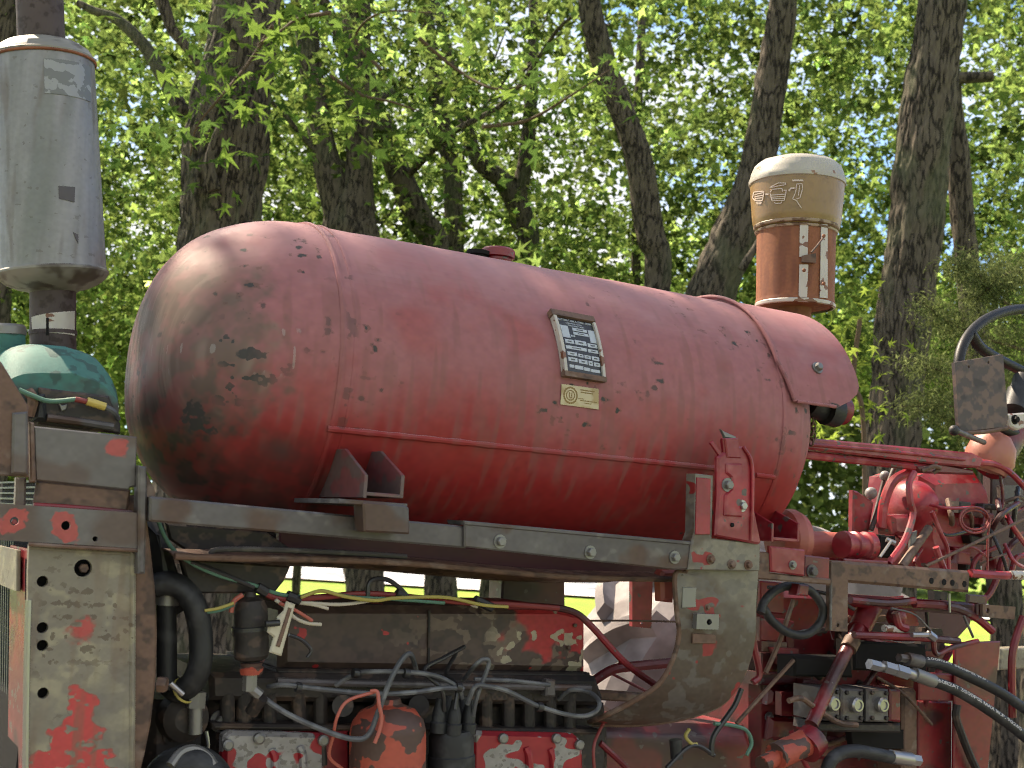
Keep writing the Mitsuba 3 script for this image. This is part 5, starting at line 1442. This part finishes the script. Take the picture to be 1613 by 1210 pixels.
def trunk_mesh(path, radii, sides=56, furrow=0.06, seed=0, step=0.07):
    path, radii = np.asarray(path, float), np.asarray(radii, float)
    p = spline(np.column_stack([path, radii]), 10)
    L = np.concatenate([[0], np.cumsum(np.linalg.norm(np.diff(p[:, :3], axis=0), axis=1))])
    s = np.linspace(0, L[-1], max(4, int(L[-1] / step)))
    q = np.stack([np.interp(s, L, p[:, k]) for k in range(4)], 1)
    m = tube(q[:, :3], q[:, 3], sides)
    v = np.asarray(m.vertices)
    n = len(s) * sides
    c = np.repeat(q[:, :3], sides, 0)
    rad = np.repeat(q[:, 3], sides)
    d = unit(v[:n] - c)
    along = np.repeat(s, sides)
    a = np.abs(meshkit.fbm(np.column_stack([d[:, 0] * rad * 24, d[:, 1] * rad * 24, along * 4.0]) + seed * 7.7, 3, seed) - 0.5) * 2
    lump = meshkit.fbm(np.column_stack([d[:, 0] * 1.2, d[:, 1] * 1.2, along * 1.6]) + seed * 3.1, 2, seed + 9) - 0.5
    v = v.copy()
    v[:n] = c + d * (rad * (1 - furrow * 0.8 + furrow * 2.2 * a ** 0.7 + 0.14 * lump))[:, None]
    m.vertices = v
    return m


def px_path(pts, depth):
    """(px, py, width px) -> points and radii at that distance, the foot carried down to the ground"""
    k = depth / FOCAL
    p = [at_depth(a, b, depth) for a, b, _ in pts]
    r = [w * k / 2 for *_, w in pts]
    if p[0][2] > 0.3:
        foot = p[0].copy()
        foot[:2] += (p[0] - p[1])[:2] / max(p[1][2] - p[0][2], .3) * min(p[0][2], 1.5) * 0.5
        mid = (p[0] + foot) / 2
        mid[2] = p[0][2] * 0.45
        foot[2] = -0.15
        p, r = [foot, mid] + p, [r[0] * 1.45, r[0] * 1.08] + r
    e = p[-1] - p[-2]
    e = e / np.linalg.norm(e)
    for h, kx in ((1.2, .85), (2.6, .6), (4.2, .3)):
        p.append(p[-1] * 0 + np.array(p[len(pts) + (len(p) - len(pts)) - 1]) + (e + UP * 0.4) * (h if h == 1.2 else 1.5))
        r.append(r[-1] * (.8 if h < 4 else .5))
    return np.array(p), np.array(r)


TREES = [
    # label, depth, main stem (foot first), other stems
    ('thick furrowed tree trunk rising right behind the front end of the tank', 8.6, [(345, 420, 132), (347, 330, 124), (356, 240, 130), (362, 170, 118), (378, 90, 108), (392, -20, 104)], []),
    ('forked tree with two upright stems left of the middle of the tank', 12.0, [(575, 930, 60), (560, 420, 84), (552, 360, 86), (566, 270, 44), (564, 120, 44), (562, -20, 44)],
     [[(540, 350, 56), (522, 285, 48), (503, 200, 38), (490, 110, 36), (478, -20, 34)], [(562, 110, 24), (535, 55, 20), (505, -10, 16)]]),
    ('slender tree leaning left over the middle of the tank', 13.0, [(690, 420, 42), (660, 345, 44), (634, 285, 40), (606, 215, 38), (585, 160, 34), (560, 60, 30), (545, -20, 26)], []),
    ('straight slim tree standing behind the filler cap side of the tank', 15.0, [(699, 930, 16), (716, 420, 28), (714, 330, 30), (710, 260, 28), (692, 170, 26), (678, 70, 24), (668, -20, 22)], []),
    ('half hidden tree forking behind the filler cap', 16.0, [(767, 930, 24), (830, 440, 34), (822, 350, 36), (812, 315, 36), (792, 285, 30), (757, 258, 26), (735, 200, 20)],
     [[(815, 320, 26), (830, 240, 24), (838, 120, 20), (842, -20, 16)]]),
    ('dark curved tree leaning left between the tank and the air cleaner', 11.0, [(968, 940, 52), (1034, 460, 42), (1024, 370, 46), (1008, 260, 44), (985, 190, 40), (958, 120, 40), (938, 50, 38), (926, -20, 34)], []),
    ('tree leaning right just left of the air cleaner', 10.0, [(1090, 560, 80), (1122, 460, 74), (1150, 385, 68), (1178, 310, 58), (1195, 250, 54), (1212, 150, 50), (1226, 60, 46), (1236, -20, 42)], []),
    ('tallest thick trunk on the right with deep vertical furrows', 8.8, [(1405, 720, 84), (1412, 620, 82), (1424, 500, 86), (1436, 400, 84), (1450, 280, 84), (1464, 150, 82), (1476, 60, 74), (1486, -20, 72)],
     []),
    ('narrower trunk close to the right of the thick furrowed one with a cut branch', 9.6, [(1585, 960, 52), (1548, 600, 44), (1530, 480, 38), (1520, 380, 36), (1508, 250, 38), (1494, 150, 40), (1488, 60, 38), (1486, -20, 34)], []),
    ('thin bare trunk at the top between the leaning trees', 17.0, [(1000, 500, 15), (1004, 200, 15), (1009, 90, 14), (1012, 0, 13), (1014, -40, 12)], []),
    ('dark trunk cut by the left edge behind the muffler', 11.0, [(-6, 700, 40), (-4, 500, 40), (-2, 420, 40), (0, 200, 42), (6, 40, 46), (8, -20, 44)], []),
    ('thin pale trunk seen in the gap under the heat shield', 20.0, [(466, 935, 14), (478, 700, 13), (486, 400, 12), (500, 200, 10)], []),
]
tree_keys, tree_pos = [], []
for k, (lab, dep, main, others) in enumerate(TREES):
    tk_ = key_for('maple_tree')
    note(tk_, lab, 'tree', 'trees behind the tractor')
    p, r = px_path(main, dep)
    obj('trunk', trunk_mesh(p, r, 110 if dep < 11 else 56, 0.10, k, 0.045), 'bark', tk_, smooth=True)
    for j, o in enumerate(others):
        q, rr_ = np.array([at_depth(a, b, dep) for a, b, _ in o]), np.array([w * dep / FOCAL / 2 for *_, w in o])
        obj('limb', trunk_mesh(q, rr_, 32, 0.05, k + 20 + j), 'bark', tk_, smooth=True)
    rg = np.random.default_rng(100 + k)
    for j in range(3 if dep > 11.5 else 0):
        b0 = p[rg.integers(3, len(p) - 1)] if len(p) > 4 else p[2]
        d = unit(np.array([rg.normal(), rg.normal(), 0.5 + rg.random() * 0.6]))
        Lb = 1.5 + rg.random() * 1.8
        pts = [b0 + d * Lb * t + np.array([0, 0, 0.25 * Lb * t * t]) + rg.normal(size=3) * 0.09 * Lb * t for t in (0, .25, .5, .75, 1)]
        rb = min(0.05, r[2] * 0.35) * (0.5 + rg.random() * 0.5)
        obj('limb', trunk_mesh(pts, rb * np.array([1, .8, .6, .4, .2]), 12, 0.03, k * 5 + j, 0.12), 'bark', tk_, smooth=True)
    tree_keys.append(tk_)
    tree_pos.append(p)
MT, MT8, MT7 = tree_keys[0], tree_keys[8], tree_keys[6]
for pts, dep, w0, par in (([(122, 4), (150, 18), (182, 29), (215, 58), (238, 88), (262, 130), (290, 180)], 9.2, (10, 20, 24), MT), ([(250, -10), (262, 20), (270, 45), (290, 70), (320, 110)], 8.8, (22, 18, 12), MT),
                          ([(1500, 124), (1530, 122), (1563, 121)], 9.5, (20, 18, 17), MT8), ([(1168, 425), (1190, 390), (1206, 362), (1228, 335)], 9.6, (14, 10, 6), MT7),
                          ([(338, 300), (332, 275), (330, 250), (336, 225), (345, 200)], 8.25, (22, 15, 9), MT)):
    q = np.array([at_depth(a, b, dep) for a, b in pts])
    rr_ = np.interp(np.linspace(0, 1, len(q)), [0, .5, 1], w0) * dep / FOCAL / 2
    obj('limb', trunk_mesh(q, rr_, 24, 0.05, 77, 0.05), 'bark', par, smooth=True)

# crowns: sprays of lobed leaves through the air between 8 and 22 m, each belonging to the nearest tree
rg = np.random.default_rng(5)
NS = 24000
dep = 9.0 + 13 * rg.random(NS) ** 0.62
cx, cy = rg.uniform(-500, 2100, NS), rg.uniform(-700, 620, NS)
C = np.array([at_depth(a, b, d) for a, b, d in zip(cx, cy, dep)])
cl = 0.6 * meshkit.fbm(C * np.array([.55, .55, .75]) + 2.7, 3, 21) + 0.4 * meshkit.fbm(C * np.array([.9, .9, 1.2]) + 8.7, 2, 23)
keep = (cl > 0.455 + 0.10 * (dep < 12) - 0.03 * (cy > 380) + 0.015 * (cy < 260)) & (C[:, 2] > 1.9 + 0.3 * rg.random(NS)) & (C[:, 2] < 8.5)
sun_gap = np.zeros(NS, bool)
C, dep = C[keep], dep[keep]
trunk_xy = np.array([t[len(t) // 2][:2] for t in tree_pos])
own = np.argmin(np.linalg.norm(C[:, None, :2] - trunk_xy[None], axis=2), axis=1)
for k, tk_ in enumerate(tree_keys):
    sel = own == k
    if sel.sum() < 3:
        continue
    r = np.random.default_rng(300 + k)
    near = dep[sel] < 10.5
    V, F, K, off = [], [], [], 0
    for flag, tmpl in ((True, LOBED), (False, SIMPLE)):
        c = C[sel][near == flag]
        if not len(c):
            continue
        pos = spray_points(c, r, 16, r.uniform(.35, .8, len(c)))
        v, f = leaves(pos, r.uniform(.07, .16, len(pos)), tmpl, r)
        V.append(v)
        F.append(f + off)
        K.append(tint(len(pos), len(tmpl[0]), r, [.098, .148, .040], .42, .25) * np.repeat(np.exp(r.normal(size=len(c)) * .5), 16 * len(tmpl[0]))[:, None])
        off += len(v)
    obj('crown', trimesh.Trimesh(np.vstack(V), np.vstack(F), process=False), 'leaf', tk_, smooth=False, color=np.vstack(K), kind='stuff')

# low overhanging branches of the thick front tree: leaves large enough to tell apart
leaf_ply = {}
r = np.random.default_rng(8)
for nm in ('leaf_dark', 'leaf_mid', 'leaf_light'):
    leaf_ply[nm] = mikit.ply(trimesh.Trimesh(*LOBED, process=False), nm, smooth=False)
BR = [([(430, 40), (395, 95), (350, 150), (310, 200), (300, 245)], 7.9, 190, 0.52), ([(520, 20), (470, 30), (440, 50), (405, 70)], 7.4, 46, 0.22), ([(520, 120), (570, 150), (615, 160), (660, 175)], 8.0, 34, 0.34),
      ([(660, 60), (720, 110), (780, 140), (850, 130)], 8.4, 60, 0.45), ([(760, 200), (830, 190), (900, 150), (960, 110)], 8.2, 80, 0.45), ([(600, 110), (560, 60), (600, 20), (680, 20)], 8.6, 40, 0.40)]
for bi, (pts, dpt, cnt, sp) in enumerate(BR):
    q = spline([at_depth(a, b, dpt + 0.12 * math.sin(i * 2.0)) for i, (a, b) in enumerate(pts)], 6)
    bk = obj('branch', tube(q, np.linspace(.014, .004, len(q)), 8), 'twig_brown', MT)
    for j in range(cnt):
        t = r.random()
        c = q[int(t * (len(q) - 1))] + r.normal(size=3) * sp * [1, 1, .75] * (0.35 + 0.5 * r.random())
        s = r.uniform(.085, .17)
        nr = unit(r.normal(size=3) * .7 + [0, -.35, .8])
        h = r.normal(size=3) + [0, 0, -.8]
        h = unit(h - nr * (h @ nr))
        M = np.eye(4)
        M[:3, 0], M[:3, 1], M[:3, 2], M[:3, 3] = np.cross(h, nr) * s, h * s, nr * s, c
        kk = key_for('leaf', bk)
        nm = ('leaf_light' if r.random() < .75 else 'leaf_mid') if bi == 1 else ('leaf_dark', 'leaf_dark', 'leaf_mid', 'leaf_light')[r.integers(4)]
        scene[kk] = {**leaf_ply[nm], 'to_world': mi.ScalarTransform4f(M.tolist())}

# the same tree's high bough over the tractor, which dapples the sun on the tank
r = np.random.default_rng(64)
sd = SUN / np.linalg.norm(SUN)
c0 = np.array([1.0, TY, 2.0])
q = np.array([at_depth(378, -260, 8.6), c0 + sd * 6.2 + [-.6, .8, 0], c0 + sd * 5.4, c0 + sd * 5.0 + [.9, -.4, -.2]])
obj('limb', trunk_mesh(spline(q), np.linspace(.09, .02, 25), 12, .03, 91, .12), 'bark', MT, smooth=True)
cc_ = c0 + sd * r.uniform(4.6, 6.4, (130, 1)) + r.normal(size=(130, 3)) * [.62, .55, .35]
cc_ = cc_[meshkit.fbm(cc_ * 1.3, 2, 4) > .57]
pos = spray_points(cc_, r, 16, r.uniform(.3, .6, len(cc_)))
v, f = leaves(pos, r.uniform(.07, .13, len(pos)), LOBED, r)
obj('bough_foliage', trimesh.Trimesh(v, f, process=False), 'leaf', MT, smooth=False, color=tint(len(pos), 11, r, [.08, .14, .028]), kind='stuff')

# sunlit maple thicket at the left, before the far woods
xk = key_for('shrub')
note(xk, 'bright lime green leafy thicket between the muffler and the front end of the tank', 'shrub')
r = np.random.default_rng(71)
cs_ = np.array([at_depth(r.uniform(-260, 330), r.uniform(240, 860), d) for d in r.uniform(17, 23, 900)])
cs_ = cs_[(cs_[:, 2] > .3) & (meshkit.fbm(cs_ * .8, 2, 6) > .40)]
pos = spray_points(cs_, r, 14, r.uniform(.4, .9, len(cs_)))
v, f = leaves(pos, r.uniform(.09, .16, len(pos)), SIMPLE, r)
obj('foliage', trimesh.Trimesh(v, f, process=False), 'leaf', xk, smooth=False, color=tint(len(pos), 6, r, [.12, .18, .04], .3, .4), kind='stuff')
for k in range(5):
    b_ = at_depth(-150 + 110 * k, 850, 20)
    b_[2] = -.1
    obj('stem', tube(spline([b_, b_ + [.1, .1, 1.5], b_ + [r.normal() * .3, .1, 3.4]]), .035, 8), 'bark', xk)

# cedar boughs in front of the right-hand trunks
ck = key_for('cedar_tree')
note(ck, 'dull olive cedar with feathery drooping boughs in front of the right hand trunks', 'tree')
cb = at_depth(1640, 700, 7.6)
obj('trunk', trunk_mesh([[cb[0], cb[1], -.1], [cb[0], cb[1], 1.2], [cb[0] + .05, cb[1], 2.8], [cb[0] + .1, cb[1] + .05, 4.6]], [.11, .09, .06, .02], 24, .05, 5), 'bark', ck, smooth=True)
r = np.random.default_rng(31)
pc = []
for pts in ([(1640, 560), (1560, 535), (1500, 510), (1450, 475)], [(1640, 610), (1560, 600), (1500, 590), (1430, 565)], [(1640, 500), (1570, 470), (1540, 430), (1500, 415)], [(1640, 660), (1570, 650), (1490, 640), (1420, 640)],
            [(1640, 440), (1590, 430), (1540, 470)], [(1640, 700), (1570, 680), (1500, 660)]):
    q = spline([at_depth(a, b, 7.6 - .25 * i) for i, (a, b) in enumerate(pts)], 14)
    obj('bough', tube(q, np.linspace(.012, .003, len(q)), 6), 'twig_brown', ck)
    t = r.random(95)
    pc.append(q[(t * (len(q) - 1)).astype(int)] + r.normal(size=(95, 3)) * [.12, .12, .09] * (1.15 - t[:, None]))
pc = np.vstack(pc)
pos = (pc[:, None] + r.normal(size=(len(pc), 34, 3)) * [.05, .05, .04]).reshape(-1, 3)
v, f = leaves(pos, r.uniform(.022, .05, len(pos)), NEEDLE, r, 1.0, 0.5)
obj('foliage', trimesh.Trimesh(v, f, process=False), 'leaf', ck, smooth=False, color=tint(len(pos), 4, r, [.085, .105, .045], .4, .15), kind='stuff')

# bright sapling behind the valve guard
sk = key_for('maple_sapling')
note(sk, 'bright yellow green maple sapling showing beside the valve guard at the rear of the tank', 'sapling')
sp_ = [at_depth(1372, 900, 6.2), at_depth(1362, 720, 6.2), at_depth(1345, 600, 6.2), at_depth(1355, 500, 6.2)]
sp_[0][2] = -.1
obj('stem', tube(spline(sp_), .012, 8), 'twig_brown', sk)
r = np.random.default_rng(9)
pos = np.vstack([at_depth(a, b, 6.2) + r.normal(size=(18, 3)) * [.09, .09, .07] for a, b in ((1352, 500), (1350, 540), (1355, 590), (1312, 668), (1335, 680), (1362, 640))])
v, f = leaves(pos, r.uniform(.05, .09, len(pos)), LOBED, r)
obj('foliage', trimesh.Trimesh(v, f, process=False), 'leaf', sk, smooth=False, color=tint(len(pos), 11, r, [.15, .21, .035], .2, .4), kind='stuff')

# far-off wood beyond the lawn
r = np.random.default_rng(55)
NF = 17000
dep = r.uniform(58, 90, NF)
cx, cy = r.uniform(-450, 2060, NF), np.where(r.random(NF) < .52, r.uniform(-500, 640, NF), r.uniform(440, 890, NF))
C = np.array([at_depth(a, b, d) for a, b, d in zip(cx, cy, dep)])
cl = meshkit.fbm(C * .12 + 6.1, 3, 41)
low = cy > 560
C = C[((cl > .475) | low) & (C[:, 2] > .25)]
pos = spray_points(C, r, 13, r.uniform(1.6, 3.2, len(C)))
pos = pos[pos[:, 2] > .1]
v, f = leaves(pos, r.uniform(.36, .66, len(pos)), DIAMOND, r)
obj('far_woods', trimesh.Trimesh(v, f, process=False), 'leaf', smooth=False, color=tint(len(pos), 4, r, [.12, .165, .050], .35, .35), kind='stuff', label='sunlit leafy woods beyond the lawn seen as one green mass')
